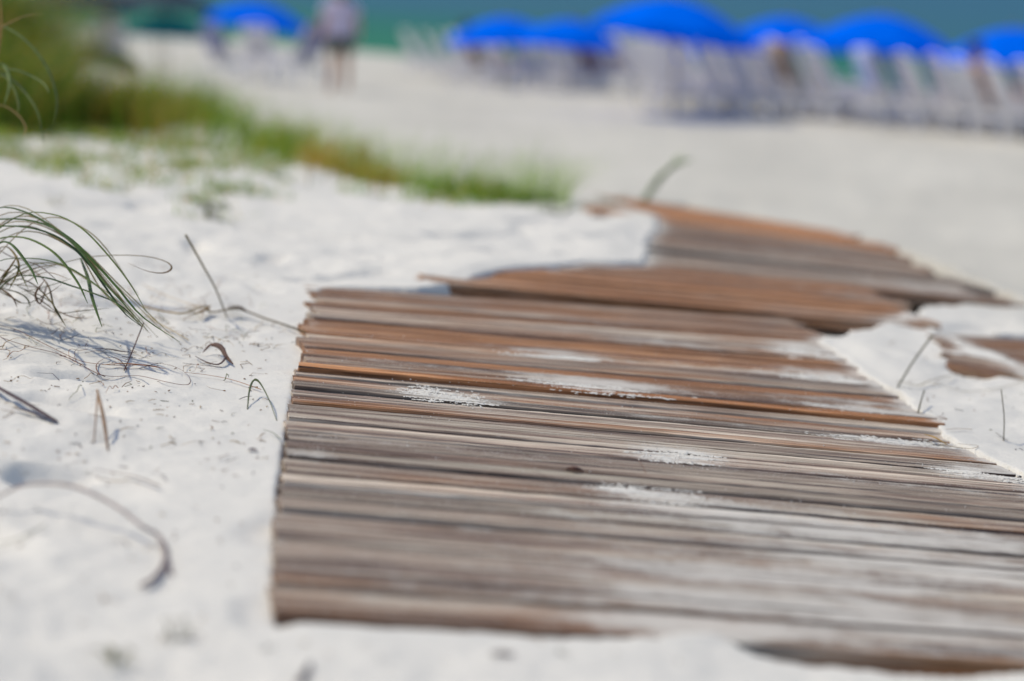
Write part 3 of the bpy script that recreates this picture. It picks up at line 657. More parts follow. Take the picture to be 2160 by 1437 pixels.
# real drifts of sand lying on the boards, a few millimetres thick
mb = MB()
for (px_, py_, l_, d_, k_) in drift:
    if k_ < .6 or py_ > 1250 or l_ > .25 or 775 < py_-(px_-622)*.085 < 800: continue
    up_ = (0.0195 if py_ < 660 else 0.012 if py_ < 778+(px_-622)*.085 else 0.0)
    c_ = on_plane(px_, py_, up_); nx_, ny_ = 240, 150; b3 = on_plane(2000, 905)-on_plane(622, 775); b3 /= np.linalg.norm(b3); p3 = np.cross(NRM, b3)
    uu, vv = np.meshgrid(np.linspace(-1.9, 1.9, nx_)*l_, np.linspace(-1.9, 1.9, ny_)*d_)
    wx = c_[0]+uu*bdir[0]+vv*bper[0]; wy = c_[1]+uu*bdir[1]+vv*bper[1]
    g_ = np.exp(-((uu/l_)**2+(vv/d_)**2))
    hgt_ = 0.010*k_*(g_*.42 + g_**.5*(1.25*fbm(uu*10+px_, vv*85, 3, 81) + 0.75*noise2(uu*110, vv*420+py_, 82) + .55*noise2(uu*420, vv*800, 83)) - 0.63)
    hgt_ = np.minimum(hgt_*.5, .0011)
    P_ = c_[None, None]+uu[..., None]*b3+vv[..., None]*p3+(hgt_[..., None]+.0012)*NRM
    id_ = {}; Vl = []; Fl = []
    for i in range(ny_-1):
        for j in range(nx_-1):
            q_ = [(i, j), (i, j+1), (i+1, j+1), (i+1, j)]
            if max(hgt_[a] for a in q_) < -0.0002: continue
            f_ = []
            for a in q_:
                if a not in id_: id_[a] = len(Vl); Vl.append(P_[a])
                f_.append(id_[a])
            Fl.append(tuple(f_))
    mb.add(Vl, Fl)
o = mb.build('sand_drifts', M_sand); tag(o, 'thin drifts of white sand lying in patches on the boards', 'sand drifts', kind='stuff')

# loose sand grains and little clumps on the boards
mb = MB()
for _ in range(2600):
    f = random.random(); fx = random.random()
    px, py = random.uniform(640, 2140), random.uniform(640, 1120)
    if (py < 790 + (px-640)*.09) : up = .0138
    else: up = .0018
    if py < 640+(px-640)*.05 or px > 706+(py-13)*1.42: continue
    p = on_plane(px, py, up); s = random.choice([.0005, .0006, .0008, .0010, .0014]); 
    dens = drift_at(np.array([p[0]]), np.array([p[1]]))[0]
    if random.random() > .15+dens*1.3: continue
    V = [p+np.array(v)*s*random.uniform(.7, 1.3) for v in ((1,0,0),(0,1,0),(-1,0,0),(0,-1,0),(0,0,1),(0,0,-1))]
    mb.add(V, [(0,1,4),(1,2,4),(2,3,4),(3,0,4),(1,0,5),(2,1,5),(3,2,5),(0,3,5)])
o = mb.build('loose_sand_grains', M_sand, None, False); tag(o, 'loose white sand grains scattered on the boards', 'sand grains', kind='stuff')

# ------------------------------------------------------------------ far dune grass
def strips(P0, heights, lean, curl, wid, cols, segs=4):
    """many flat tapering blades as one mesh: arrays in, (V, F, colours) out"""
    N = len(P0); a = rng.uniform(0, 2*np.pi, N); ang = rng.uniform(0, 2*np.pi, N)
    dx = np.cos(a)*curl + lean; dy = np.sin(a)*curl
    V = np.zeros((N, (segs+1)*2, 3)); 
    for k in range(segs+1):
        f = k/segs; off = f**1.8
        c = P0 + np.stack([dx*heights*off, dy*heights*off, heights*(f - 0.32*f**3*np.hypot(dx, dy))], 1)
        w_ = wid*(1-f*0.9)*0.5*np.ones(N); sx_ = np.stack([np.cos(ang)*w_, np.sin(ang)*w_, 0*w_], 1)
        V[:, 2*k] = c-sx_; V[:, 2*k+1] = c+sx_
    base = np.arange(N)[:, None]*(segs+1)*2
    F = np.concatenate([base+np.array([2*k, 2*k+1, 2*k+3, 2*k+2]) for k in range(segs)], 0)
    K = np.repeat(np.concatenate([cols, np.ones((N, 1))], 1)[:, None, :], (segs+1)*2, 1)
    return V.reshape(-1, 3), F, K.reshape(-1, 4)
def grass_obj(name, P0, heights, lean, curl, wid, cols, parent=None, base=None):
    V, F, K = strips(P0, heights, lean, curl, wid, cols)
    if base is not None: V = V - np.array(base)
    me = bpy.data.meshes.new(name); me.vertices.add(len(V)); me.vertices.foreach_set('co', V.ravel())
    me.loops.add(F.size); me.loops.foreach_set('vertex_index', F.ravel().astype(np.int32)); me.polygons.add(len(F))
    me.polygons.foreach_set('loop_start', (np.arange(len(F))*4).astype(np.int32)); me.polygons.foreach_set('loop_total', np.full(len(F), 4, np.int32))
    me.update(); me.validate(); me.materials.append(M_blade)
    ca = me.color_attributes.new('col', 'FLOAT_COLOR', 'POINT'); ca.data.foreach_set('color', K.ravel())
    o = bpy.data.objects.new(name, me); C.objects.link(o)
    if parent: o.parent = parent
    elif base is not None: o.location = tuple(float(v) for v in base)
    return o
PAL = np.array([(.10,.25,.008),(.16,.34,.008),(.22,.36,.012),(.05,.13,.012),(.34,.36,.05),(.60,.38,.07),(.48,.25,.05),(.28,.38,.10)])
def colsel(n, pw, pos=None):
    i = rng.choice(len(PAL), n, p=np.array(pw)/sum(pw)); c = PAL[i]*rng.uniform(.75, 1.25, (n, 1))
    if pos is not None:                        # species patches: straw-coloured and green stands
        s = fbm(pos[:, 0]*1.6, pos[:, 1]*1.1, 2, 44); k = sstep(.02, .35, s)[:, None]*0.8
        c = c*(1-k) + PAL[rng.choice([5, 6, 4], n)]*k*rng.uniform(.8, 1.2, (n, 1))
    return c
# ridge band (stuff)
bx = np.array([260, 340, 400, 480, 560, 640, 700, 780, 850, 940, 1000, 1080, 1170]); by0 = np.array([215, 232, 248, 272, 300, 325, 348, 372, 385, 398, 408, 418, 432]); bt = np.array([75, 62, 52, 50, 45, 42, 38, 36, 34, 27, 22, 20, 14])
N = 9000; px = rng.uniform(240, 1170, N); py = np.interp(px, bx, by0) + (np.abs(rng.normal(0, .55, N))-.15)*np.interp(px, bx, bt)
P0, hit = ground_many(list(zip(px, py))); keep = hit & (P0[:, 1] < 30); P0 = P0[keep]; px = px[keep]
dn = fbm(P0[:, 0]*2.2, P0[:, 1]*1.2, 2, 51); keep = (dn - sstep(900, 1190, px)*.6) > rng.uniform(-.42, .38, len(dn)); P0 = P0[keep]; px = px[keep]
hh = np.interp(px, [240, 400, 700, 1170], [.24, .19, .11, .05])*rng.uniform(.35, 1.9, len(P0))*(1+.6*fbm(P0[:, 0]*3, P0[:, 1]*2, 2, 71))
o = grass_obj('ridge_grass', P0 - np.array([0, 0, .01]), hh, 0.5, 0.65, .006, colsel(len(P0), [4,5,5,2,2,1,1,2], P0))
tag(o, 'band of short green grass along the crest of the dune', 'grass', kind='stuff')
# long thin wisps above the ridge
N = 1500; px = rng.uniform(280, 1200, N); py = np.interp(px, bx, by0)+rng.uniform(-6, 10, N); P0, hit = ground_many(list(zip(px, py))); P0 = P0[hit & (P0[:, 1] < 30)]
o = grass_obj('grass_wisps', P0, rng.uniform(.14, .33, len(P0)), 0.6, 0.7, .004, PAL[7][None, :]*rng.uniform(.9, 1.7, (len(P0), 1))+.05)
tag(o, 'thin pale seed wisps rising above the dune crest grass', 'grass wisps', kind='stuff')
# sparse blades on the slope in front of the ridge
N = 16000; px = rng.uniform(-40, 620, N); py = rng.uniform(255, 470, N)
k = (py < 470-(620-px)*0.0) & (py > np.interp(px, [0, 330, 620], [240, 270, 350])) & (py < np.interp(px, [0, 200, 450, 620], [330, 400, 470, 440])); px, py = px[k], py[k]
P0, hit = ground_many(list(zip(px, py))); pyk = py; dn = fbm(P0[:, 0]*4.5, P0[:, 1]*2.2, 3, 63) - (pyk-300)/260; keep = dn > rng.uniform(-.45, .25, len(dn)); P0 = P0[keep]
o = grass_obj('slope_grass', P0-np.array([0, 0, .01]), rng.uniform(.03, .10, len(P0)), 0.4, 0.9, .0055, colsel(len(P0), [3,3,4,2,3,2,1,3]))
tag(o, 'sparse grass blades thinning out down the sandy dune slope', 'grass', kind='stuff')

# dense tall clumps, upper left: separate things
clumps = [(-30,262,.6,'tall dark green grass clump farthest left behind the drooping arcs'), (60,258,.55,'dense green grass clump right behind the drooping pale arcs'),
          (140,250,.42,'olive grass clump with rusty blades on the left dune'), (215,262,.28,'rusty tipped low grass clump under the grey green bush'),
          (290,250,.22,'green grass clump on the dune crest right of the grey green bush'), (5,215,.85,'tallest dark green grass clump in the upper left corner'),
          (60,205,.70,'dark grass clump with an orange brown stem at the top left'), (-70,210,1.05,'dark grass clump cut by the left edge of the photo'),
          (330,235,.18,'smallest green grass clump where the dune crest meets the beach')]
for i, (cx_, cy_, h_, lab) in enumerate(clumps):
    g0 = gp(cx_, cy_, 0); n = int(620 if i != 8 else 350); sp = .30 if i < 4 or i == 8 else .38
    if i in (5, 6, 7): n = 850; sp = .22
    th_ = rng.uniform(0, 2*np.pi, n); r_ = sp*np.sqrt(rng.uniform(0, 1, n)); x = g0[0]+np.cos(th_)*r_; y = g0[1]+np.sin(th_)*r_*1.3
    z = H(x, y)-.01; P0 = np.stack([x, y, z], 1)
    pw = [5,3,2,6,3,1,1,1] if i in (0, 1, 5, 6, 7) else [2,3,3,2,4,3,2,1]
    root = empty('grass_clump', g0); tag(root, lab, 'grass clump')
    gd = grass_obj('green_blades', P0, h_*rng.uniform(.45, 1.15, n), .25, .55, .0065, colsel(n, pw)*.8, root, g0)
    m_ = n//7; j = rng.choice(n, m_)
    grass_obj('dry_blades', P0[j]+.003, h_*rng.uniform(.5, 1.2, m_), .3, .8, .005, colsel(m_, [0,0,0,0,1,3,3,0]), root, g0)

tuft('small green sprig at the foot of the sparse dune slope', 440, 462, 55, 22, GREEN+OLIVE, .07, .0028)
tuft('lone yellow green sprig on sand near the left edge', 118, 432, 30, 8, [(.25,.28,.10)]+OLIVE, .05, .0022)
g0 = gp(1352, 425, -.01); root = empty('grass_tuft', g0); tag(root, 'pale green blades leaning right behind the farthest boardwalk section', 'grass tuft'); bpy.context.view_layer.update()
blades(root, 'blades', [[g0+np.array([random.uniform(-.02, .02), random.uniform(-.02, .02), 0]), at(1395+random.uniform(-8, 8), 372, g0[1]), at(1425+q_*.5, 345, g0[1]), at(1440+q_, 318+abs(q_)*.8, g0[1]+.05)] for q_ in (-14, -6, 2, 10, 18, 26, 22)], .0075, [(.42,.55,.24),(.34,.48,.18)], n=8)
tuft('yellowish grass sprig at the left tail of the farthest boardwalk section', 1285, 432, 26, 14, STRAW[:2]+OLIVE, .10, .003)
tuft('low green sprig on the sand below the end of the crest grass', 1180, 452, 24, 16, GREEN, .12, .003)

# grey green bush beyond the left crest
def bush(label, cx_, Yd, wid, hgt, n, cols):
    x0 = at(cx_, 100, Yd)[0]; g0 = np.array([x0, Yd, H(np.array([x0]), np.array([Yd]))[0]]); root = empty('dune_bush', g0); tag(root, label, 'bush')
    st = MB(); V = []; F = []; K = []
    for k in range(16):
        a = random.uniform(0, 6.28); e = random.uniform(.3, 1); tip = np.array([math.cos(a)*wid*.42*e, math.sin(a)*wid*.42*e, hgt*random.uniform(.55, .95)])
        st.tube(spline([(0, 0, -.03), tip*np.array([.3, .3, .5]), tip], 6), [.012*(1-.8*q/6) for q in range(7)], 5)
    st.build('stems', M_pole, root)
    for _ in range(n):
        a = random.uniform(0, 6.28); r_ = wid*.5*random.random()**.6; zz = random.random()**.8; rr_ = r_*(1-.35*zz)
        c = np.array([math.cos(a)*rr_, math.sin(a)*rr_, hgt*(.06+.94*zz*(1-.3*(r_/(wid*.5))**2))]); s = random.uniform(.018, .04)
        u = np.array([random.gauss(0, 1) for _ in range(3)]); u /= np.linalg.norm(u); v = np.cross(u, [random.gauss(0, 1) for _ in range(3)]); v /= np.linalg.norm(v)
        b0 = len(V); V += [c-u*s, c+v*s*.45, c+u*s, c-v*s*.45]; F.append((b0, b0+1, b0+2, b0+3)); K += [(*pick(cols), 1)]*4
    mesh_obj('leaves', V, F, M_blade, root, False, K)
bush('rounded grey green bush beyond the grass on the left crest', 200, 22, 1.25, .72, 3600, [(.15,.17,.13),(.19,.20,.18),(.11,.14,.07),(.24,.23,.26)])
bush('small slate green bush at the right foot of the rounded bush', 285, 21, .40, .34, 900, [(.06,.10,.07),(.09,.13,.10),(.12,.15,.13)])

# ------------------------------------------------------------------ beach furniture
def copy_tree(o, parent=None):
    c = o.copy(); C.objects.link(c); c.parent = parent
    for ch in list(o.children): copy_tree(ch, c)
    return c
def place(o, px, Y, dz=0.0, rz=0.0):
    x = float(at(px, 150, Y)[0]); z = float(H(np.array([x]), np.array([Y]))[0]); o.location = (x, Y, z+dz); o.rotation_euler = (0, 0, rz); return o
def make_umbrella(cm, rad, drop, hgt, tilt=0.0, tdir=0.0):
    root = empty('beach_umbrella', (0, 0, 0))
    p = MB(); p.tube([(0, 0, -.3), (0, 0, hgt*.5), (0, 0, hgt-.02)], [.022, .02, .016], 10); p.build('pole', M_pole, root)
    Mt = Matrix.Translation((0, 0, hgt)) @ Matrix.Rotation(tdir, 4, 'Z') @ Matrix.Rotation(tilt, 4, 'Y')
    V = [Mt @ Vector((0, 0, 0))]; F = []; ns, nr_ = 48, 9
    for i in range(1, nr_+1):
        f = i/nr_
        for k in range(ns):
            a = 2*math.pi*k/ns; seg = (k/ns*8) % 1; sag = math.sin(math.pi*seg)
            r_ = rad*f*(1-.045*sag*f); z = -drop*(f**1.75) - .02*sag*f
            V.append(Mt @ Vector((r_*math.cos(a), r_*math.sin(a), z)))
    for k in range(ns): F.append((0, 1+k, 1+(k+1) % ns))
    for i in range(nr_-1):
        for k in range(ns): F.append((1+i*ns+k, 1+(i+1)*ns+k, 1+(i+1)*ns+(k+1) % ns, 1+i*ns+(k+1) % ns))
    mesh_obj('canopy', V, F, cm, root)
    V2 = []; F2 = []
    for k in range(ns):
        a = 2*math.pi*k/ns; seg = (k/ns*8) % 1; sag = math.sin(math.pi*seg); r_ = rad*(1-.045*sag); z = -drop-.02*sag
        V2.append(Mt @ Vector((r_*math.cos(a), r_*math.sin(a), z))); V2.append(Mt @ Vector((r_*1.005*math.cos(a), r_*1.005*math.sin(a), z-.09-.025*math.sin(math.pi*((k/ns*24) % 1)))))
    for k in range(ns): F2.append((2*k, 2*((k+1) % ns), 2*((k+1) % ns)+1, 2*k+1))
    mesh_obj('valance', V2, F2, cm, root)
    for k in range(8):
        a = 2*math.pi*k/8; m = MB(); m.tube([Mt @ Vector((rad*f*math.cos(a), rad*f*math.sin(a), -drop*f**1.75-.012)) for f in (.02, .3, .6, .85, .99)], .006, 5); m.build('rib', M_metal, root)
    f_ = MB(); f_.tube([Mt @ Vector((0, 0, z)) for z in (-.01, .03, .06, .08)], [.014, .022, .018, .004], 8); f_.build('finial', M_pole, root)
    return root
umbs = [(548, -2, 1.22, 54, M_blue, 'blue beach umbrella standing alone left of the standing person', .12, .3),
        (1062, 30, 1.12, 48, M_blue, 'leftmost blue umbrella of the long row over the far loungers', .05, 2.5),
        (1205, 36, 1.0, 45, M_blue, 'second blue umbrella from the left of the long row, slightly lower', .06, .2),
        (1430, -8, 1.32, 37.5, M_blue, 'largest and highest blue umbrella near the middle of the row', .14, .4),
        (1545, 58, 1.0, 43, M_blue, 'low blue umbrella tucked under the right side of the largest one', .05, 2),
        (1662, 30, 1.15, 43, M_blue, 'blue umbrella between the largest one and the wide right one', .04, .4),
        (1865, 26, 1.28, 39, M_blue, 'wide blue umbrella above the gap with green water behind', .06, .2),
        (2135, 54, 1.28, 38, M_blue, 'blue umbrella cut by the right edge of the photo', .05, 2.6),
        (178, -40, .95, 44, M_navy, 'navy umbrella above the seated person on the left', .05, 1),
        (335, -42, 1.25, 54, M_slate, 'dark slate umbrella far behind the teal one', .05, 1),
        (352, 28, .95, 54, M_teal, 'teal umbrella low over the sand left of the lone blue one', .05, 1)]
for px, yt, rad, Yd, cm, lab, tl, td in umbs:
    top = at(px, yt+6, Yd); gz = float(H(np.array([top[0]]), np.array([Yd]))[0]); hgt = max(1.15, top[2]-gz)
    u = make_umbrella(cm, rad, rad*.38, hgt, tl, td); u.location = (float(top[0]), Yd, gz)
    tag(u, lab, 'umbrella', 'blue beach umbrellas along the shore' if cm is M_blue else None)

def make_lounger():
    root = empty('beach_lounger', (0, 0, 0))   # foot points to +Y
    f = MB()
    for s in (-1, 1): f.box((s*.31, .35, .33), (.04, 1.5, .07))
    for y in (-.38, .0, .5, 1.08): f.box((0, y, .32), (.58, .05, .03))
    f.build('frame', M_white, root, False)
    for s in (-1, 1):
        for y in (-.33, 1.0):
            l = MB(); l.box((s*.345, y, .175), (.035, .07, .37)); l.build('leg', M_white, root, False)
    for s in (-1, 1):
        a = MB(); a.box((s*.34, .02, .56), (.07, .55, .025)); a.box((s*.335, .24, .44), (.03, .05, .22)); a.build('armrest', M_white, root, False)
    A = Matrix.Rotation(R(27), 4, 'X'); bk = MB()
    def bp(x, y, z): v = A @ Vector((x, y, z)); return (v.x, v.y-.1, v.z+.36)
    for s in (-1, 1): bk.tube([bp(s*.27, 0, 0), bp(s*.27, 0, .80)], [.030, .026], 6)
    bk.tube([bp(-.27, 0, .80), bp(-.14, 0, .845), bp(0, 0, .86), bp(.14, 0, .845), bp(.27, 0, .80)], .022, 6)
    for k in range(5): bk.box(bp(0, .0, .08+.155*k), (.52, .02, .06), A.to_3x3().to_4x4())
    bk.build('backrest', M_white, root, False)
    cu = MB(); cu.box(bp(0, .04, .34), (.46, .05, .60), A.to_3x3().to_4x4()); cu.build('back_cushion', M_cush, root)
    sc = MB(); sc.box((0, .52, .385), (.54, 1.18, .07)); sc.build('seat_cushion', M_cush, root)
    return root
proto = make_lounger()
rows = []
for i in range(15): f = i/14; rows.append((1395+f*880, 39.6-f*5.6, 'front', 0))
for i in range(14): f = i/13; rows.append((1420+f*840, 42.6-f*5.2, 'second', 0))
for i in range(11): f = i/10; rows.append((1130+f*330, 52-f*7.5, 'middle', 0))
for i in range(10): f = i/9; rows.append((895+f*285, 60.5-f*7.5, 'distant', 0))
for i in range(8): f = i/7; rows.append((1000+f*420, 50.5-f*8, 'back', 0))
ORD_ = 'first second third fourth fifth sixth seventh eighth ninth tenth eleventh twelfth thirteenth fourteenth fifteenth'.split()
ROWLAB = {'front': 'in the nearest row', 'second': 'in the row behind the nearest', 'middle': 'in the row below the small umbrellas',
          'distant': 'in the most distant row', 'back': 'in the third row back'}
loungers = []; cnt = {}
first = True
for px, Yd, rw, _ in rows:
    if rw in ('front', 'second') and 1790 < px < 1925: continue
    o = proto if first else copy_tree(proto); first = False
    i_ = cnt.get(rw, 0); cnt[rw] = i_+1
    place(o, px+random.uniform(-9, 9), Yd+random.uniform(-.35, .35), 0, -R(76)+random.uniform(-.14, .14)); tag(o, f'pale lounger, {ORD_[i_]} from the left {ROWLAB[rw]}', 'lounger', 'pale loungers in rows along the shore'); loungers.append((px, o))
solo = [(548, 47.5, -R(5), 'lounger seen straight from behind under the lone blue umbrella'), (628, 45, R(55), 'lounger turned sideways between the lone umbrella and the standing person'),
        (478, 52, -R(40), 'low lounger left of the one under the lone blue umbrella'), (1880, 36.5, -R(72), 'lounger with its long back sloping beside the green gap'),
        (228, 44.5, R(10), 'lounger carrying the seated person on the left')]
for px, Yd, rz, lab in solo:
    o = copy_tree(proto); place(o, px, Yd, 0, rz); tag(o, lab, 'lounger', 'pale loungers in rows along the shore'); loungers.append((px, o))

def towel(lounger_px, label, m_):  # also builds the lavender sheets added in place of shade on loungers
    px, lo = min(loungers, key=lambda q: abs(q[0]-lounger_px)); A_ = Matrix.Rotation(R(27), 4, 'X'); V = []; F = []; n = 22; m2 = 9
    prof = [(-.075, .30), (-.085, .5), (-.075, .7), (-.045, .86), (.0, .895), (.06, .87), (.085, .7), (.09, .5), (.085, .2), (.10, .05)]
    P = spline([(0, a, b_) for a, b_ in prof], n)
    for off in (0, .012):
        for i, p in enumerate(P):
            for j in range(m2+1):
                x = -.25+.5*j/m2; r_ = .008*math.sin(j*1.9+i*.4); v = A_ @ Vector((x*(1+.05*math.sin(i*.7)), p[1]+r_+off*(1 if i > n//2 else -1), p[2]+off*(1 if 6 < i < 14 else 0))); V.append((v.x, v.y-.1, v.z+.36))
    k = m2+1; N = (n+1)*k
    for i in range(n):
        for j in range(m2):
            a = i*k+j; F.append((a, a+1, a+k+1, a+k)); F.append((N+a, N+a+k, N+a+k+1, N+a+1))
    for i in range(n):
        for j in (0, m2): a = i*k+j; F.append((a, a+k, N+a+k, N+a))
    for j in range(m2):
        for i in (0, n): a = i*k+j; F.append((a, a+1, N+a+1, N+a))
    o = mesh_obj('towel_and_shade_sheet', V, F, m_); o.location = lo.location; o.rotation_euler = lo.rotation_euler; tag(o, label, 'towel')
M_tw1 = noisy('lavender_shade', (0.20, 0.22, 0.38), (0.26, 0.28, 0.46), 14, 1.0); M_tw2 = noisy('pale_blue_terry', (0.42, 0.48, 0.80), (0.50, 0.55, 0.86), 14, 1.0); M_tw3 = noisy('dark_terry', (0.05, 0.07, 0.12), (0.08, 0.10, 0.16), 14, 1.0); M_tw4 = noisy('tan_terry', (0.38, 0.26, 0.18), (0.46, 0.32, 0.22), 14, 1.0)  # the lavender one paints lounger shade as a colour
towel(628, 'grey lavender sheet added as shade on the sideways lounger beside the standing person', M_tw1)  # shaded back of this lounger put in as a coloured sheet
towel(478, 'grey lavender sheet added as shade on the low lounger left of the lone umbrella', M_tw1)  # same added sheet, its colour standing in for shade
towel(1880, 'pale blue towel hanging on the lounger beside the green gap', M_tw2)
towel(1440, 'dark towel hanging on a lounger under the largest umbrella', M_tw3)
towel(1180, 'tan towel draped on a far lounger under the small umbrellas', M_tw4)
towel(1700, 'tan towel draped on a lounger left of the green gap', M_tw4)

# ------------------------------------------------------------------ people
def skin_mesh(name, joints, edges, m, parent, root_j, sub=2):
    names = list(joints); me = bpy.data.meshes.new(name)
    me.from_pydata([joints[k][0] for k in names], [(names.index(a), names.index(b_)) for a, b_ in edges], []); me.materials.append(m)
    o = bpy.data.objects.new(name, me); C.objects.link(o); o.parent = parent
    sk = o.modifiers.new('skin', 'SKIN'); sk.use_smooth_shade = True
    for i, k in enumerate(names):
        r_ = joints[k][1]; r_ = r_ if isinstance(r_, tuple) else (r_, r_); me.skin_vertices[0].data[i].radius = r_
        me.skin_vertices[0].data[i].use_root = (k == root_j)
    ss = o.modifiers.new('sub', 'SUBSURF'); ss.levels = sub; ss.render_levels = sub
    return o
def hand(J, E, wrist, side, key):
    x, y, z = J[wrist][0]
    J[key+'palm'] = ((x, y+.005, z-.055), (.018, .032)); E.append((wrist, key+'palm'))
    for i, (dy, ln) in enumerate(((-.026, .066), (-.009, .076), (.009, .072), (.026, .058))):
        J[f'{key}k{i}'] = ((x, y+dy+.005, z-.09), .0095); J[f'{key}m{i}'] = ((x-side*.006, y+dy+.012, z-.09-ln*.55), .0085); J[f'{key}t{i}'] = ((x-side*.018, y+dy+.014, z-.09-ln), .0075)
        E += [(key+'palm', f'{key}k{i}'), (f'{key}k{i}', f'{key}m{i}'), (f'{key}m{i}', f'{key}t{i}')]
    J[key+'th0'] = ((x-side*.008, y-.035, z-.05), .0105); J[key+'th1'] = ((x-side*.014, y-.046, z-.085), .009); E += [(key+'palm', key+'th0'), (key+'th0', key+'th1')]
def make_standing(label, px, Yd, rz):
    root = empty('person', (0, 0, 0)); tag(root, label, 'person')
    J = {'pel': ((0, 0, .95), (.15, .11)), 'bel': ((0, 0, 1.10), (.14, .10)), 'che': ((0, .01, 1.30), (.17, .115)), 'sho': ((0, .0, 1.43), (.12, .08)), 'nec': ((0, .0, 1.52), .055),
         'hd0': ((0, .015, 1.60), (.078, .088)), 'hd1': ((0, .01, 1.68), (.082, .095)), 'hd2': ((0, .0, 1.75), (.055, .065))}
    E = [('pel', 'bel'), ('bel', 'che'), ('che', 'sho'), ('sho', 'nec'), ('nec', 'hd0'), ('hd0', 'hd1'), ('hd1', 'hd2')]
    for s, k in ((-1, 'l'), (1, 'r')):
        J[k+'sh'] = ((s*.19, 0, 1.42), .062); J[k+'el'] = ((s*.26, -.03, 1.14), .043); J[k+'wr'] = ((s*.27, .06, .90), .029)
        E += [('sho', k+'sh'), (k+'sh', k+'el'), (k+'el', k+'wr')]; hand(J, E, k+'wr', s, k)
        st = .10 if s > 0 else -.06
        J[k+'hp'] = ((s*.10, 0, .88), .098); J[k+'kn'] = ((s*.115, .03+st*.6, .49), .062); J[k+'cf'] = ((s*.12, -.01+st*.8, .33), .055); J[k+'an'] = ((s*.125, -.01+st, .085), .036); J[k+'hl'] = ((s*.125, -.04+st, .035), .034); J[k+'to'] = ((s*.14, .15+st, .028), (.026, .042))
        E += [('pel', k+'hp'), (k+'hp', k+'kn'), (k+'kn', k+'cf'), (k+'cf', k+'an'), (k+'an', k+'hl'), (k+'an', k+'to')]
    skin_mesh('body', J, E, M_skin, root, 'pel')
    S = {'a': ((0, 0, .84), (.23, .17)), 'b': ((0, 0, 1.0), (.22, .16)), 'c': ((0, 0, 1.15), (.21, .15)), 'd': ((0, .01, 1.32), (.215, .145)), 'e': ((0, 0, 1.45), (.13, .09)),
         'l': ((-.20, 0, 1.43), .082), 'l2': ((-.245, -.02, 1.24), .07), 'r': ((.20, 0, 1.43), .082), 'r2': ((.245, -.02, 1.24), .07)}
    skin_mesh('shirt', S, [('a', 'b'), ('b', 'c'), ('c', 'd'), ('d', 'e'), ('e', 'l'), ('l', 'l2'), ('e', 'r'), ('r', 'r2')], M_shirt, root, 'c')
    T = {'p': ((0, 0, .93), (.165, .12))}; Et = []
    for s, k in ((-1, 'l'), (1, 'r')): st = .04 if s > 0 else -.02; T[k] = ((s*.10, 0, .84), .115); T[k+'2'] = ((s*.115, .01+st, .60), .10); Et += [('p', k), (k, k+'2')]
    skin_mesh('shorts', T, Et, M_short, root, 'p')
    Hh = {'a': ((0, -.025, 1.63), (.085, .08)), 'b': ((0, -.012, 1.70), (.09, .10)), 'c': ((0, -.005, 1.765), (.066, .078))}
    skin_mesh('hair', Hh, [('a', 'b'), ('b', 'c')], M_hair, root, 'b')
    f = MB()
    for s in (-1, 1): f.tube([(s*.03, .092, 1.665), (s*.03, .106, 1.665)], [.012, .006], 8)
    f.tube([(-.025, .095, 1.605), (0, .102, 1.603), (.025, .095, 1.605)], .005, 5); f.build('face_features', M_hair, root)
    nz_ = MB(); nz_.tube([(0, .098, 1.665), (0, .118, 1.632), (0, .10, 1.625)], [.008, .014, .01], 6)
    for s in (-1, 1): nz_.tube([(s*.083, 0, 1.625), (s*.094, -.006, 1.65), (s*.085, 0, 1.675)], [.010, .014, .01], 6)
    nz_.build('nose_and_ears', M_skin, root)
    place(root, px, Yd, 0, rz); return root
pst = make_standing('person in a loose lavender shirt and dark shorts standing on the open beach', 716, 41.5, R(12)); pst.scale = (1.15, 1.15, 1.03)
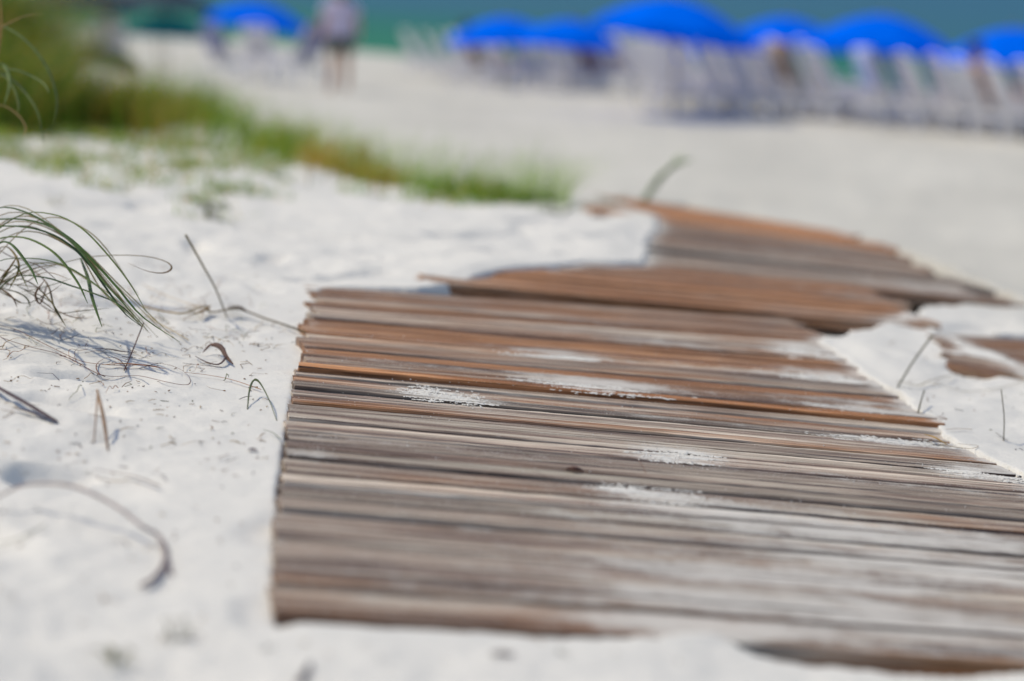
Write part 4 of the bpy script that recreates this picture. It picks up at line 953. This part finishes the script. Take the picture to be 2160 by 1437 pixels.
def make_seated(label, px, Yd, rz, top, lounger_dz=0.0, shirt=None):
    root = empty('person', (0, 0, 0)); tag(root, label, 'person')
    J = {'pel': ((0, .06, .52), (.14, .11)), 'bel': ((0, .0, .68), (.13, .10)), 'che': ((0, -.09, .87), (.16, .11)), 'sho': ((0, -.15, 1.0), (.12, .075)), 'nec': ((0, -.17, 1.08), .052),
         'hd0': ((0, -.155, 1.16), (.075, .085)), 'hd1': ((0, -.165, 1.24), (.08, .093)), 'hd2': ((0, -.18, 1.31), (.055, .062))}
    E = [('pel', 'bel'), ('bel', 'che'), ('che', 'sho'), ('sho', 'nec'), ('nec', 'hd0'), ('hd0', 'hd1'), ('hd1', 'hd2')]
    for s, k in ((-1, 'l'), (1, 'r')):
        J[k+'sh'] = ((s*.18, -.14, .99), .058); J[k+'el'] = ((s*.30, -.06, .72), .042); J[k+'wr'] = ((s*.31, .14, .655), .028); E += [('sho', k+'sh'), (k+'sh', k+'el'), (k+'el', k+'wr')]
        J[k+'pm'] = ((s*.31, .20, .65), (.03, .016)); E.append((k+'wr', k+'pm'))
        for i, (dx, ln) in enumerate(((-.026, .066), (-.009, .076), (.009, .072), (.026, .058))):
            J[f'{k}k{i}'] = ((s*.31+dx, .235, .648), .0095); J[f'{k}t{i}'] = ((s*.31+dx, .235+ln, .632), .0078); E += [(k+'pm', f'{k}k{i}'), (f'{k}k{i}', f'{k}t{i}')]
        J[k+'t0'] = ((s*.31-s*.038, .20, .645), .01); J[k+'t1'] = ((s*.31-s*.046, .235, .638), .0085); E += [(k+'pm', k+'t0'), (k+'t0', k+'t1')]
        J[k+'hp'] = ((s*.095, .14, .51), .09); J[k+'kn'] = ((s*.12, .52, .66 if s > 0 else .53), .06); J[k+'an'] = ((s*.12, .90, .47), .038); J[k+'ft'] = ((s*.13, .96, .60), (.03, .026))
        E += [('pel', k+'hp'), (k+'hp', k+'kn'), (k+'kn', k+'an'), (k+'an', k+'ft')]
    skin_mesh('body', J, E, M_skin, root, 'pel')
    if shirt:
        S = {'a': ((0, .06, .52), (.16, .13)), 'b': ((0, .0, .68), (.155, .12)), 'c': ((0, -.09, .87), (.18, .125)), 'e': ((0, -.15, 1.01), (.13, .085)), 'l': ((-.19, -.14, 1.0), .074), 'l2': ((-.26, -.09, .82), .062), 'r': ((.19, -.14, 1.0), .074), 'r2': ((.26, -.09, .82), .062)}
        skin_mesh('shirt', S, [('a', 'b'), ('b', 'c'), ('c', 'e'), ('e', 'l'), ('l', 'l2'), ('e', 'r'), ('r', 'r2')], shirt, root, 'b')
    T = {'p': ((0, .05, .52), (.155, .12)), 'l': ((-.095, .16, .51), .105), 'l2': ((-.105, .32, .54), .092), 'r': ((.095, .16, .51), .105), 'r2': ((.108, .32, .58), .092)}
    skin_mesh('shorts', T, [('p', 'l'), ('l', 'l2'), ('p', 'r'), ('r', 'r2')], top, root, 'p')
    Hh = {'a': ((0, -.195, 1.18), (.083, .075)), 'b': ((0, -.185, 1.26), (.088, .098)), 'c': ((0, -.188, 1.32), (.062, .07))}
    skin_mesh('hair', Hh, [('a', 'b'), ('b', 'c')], M_hair, root, 'b')
    f = MB()
    for s in (-1, 1): f.tube([(s*.03, -.08, 1.225), (s*.03, -.066, 1.225)], [.012, .006], 8)
    f.tube([(-.025, -.076, 1.165), (0, -.069, 1.163), (.025, -.076, 1.165)], .005, 5); f.build('face_features', M_hair, root)
    nz_ = MB(); nz_.tube([(0, -.075, 1.225), (0, -.052, 1.192), (0, -.072, 1.185)], [.008, .014, .01], 6)
    for s in (-1, 1): nz_.tube([(s*.081, -.17, 1.185), (s*.092, -.176, 1.21), (s*.083, -.17, 1.235)], [.010, .014, .01], 6)
    nz_.build('nose_and_ears', M_skin, root)
    place(root, px, Yd, 0, rz); return root
def sit_on(target_px, label, top, shirt=None):
    px, o = min(loungers, key=lambda q: abs(q[0]-target_px)); r_ = make_seated(label, 0, 40, 0, top, shirt=shirt)
    r_.location = o.location; r_.rotation_euler = o.rotation_euler; r_.location.z += -.0
    return r_
sit_on(228, 'person in a pale lavender shirt seated behind the left dune grass', M_short, M_shirt)
sit_on(1240, 'sunbather seated on a far lounger under the left umbrellas', M_swimr)
sit_on(2080, 'bare shouldered sunbather seated near the right edge under the last umbrella', M_short)
sit_on(1010, 'sunbather on a far lounger under the leftmost umbrella of the row', M_short, None)
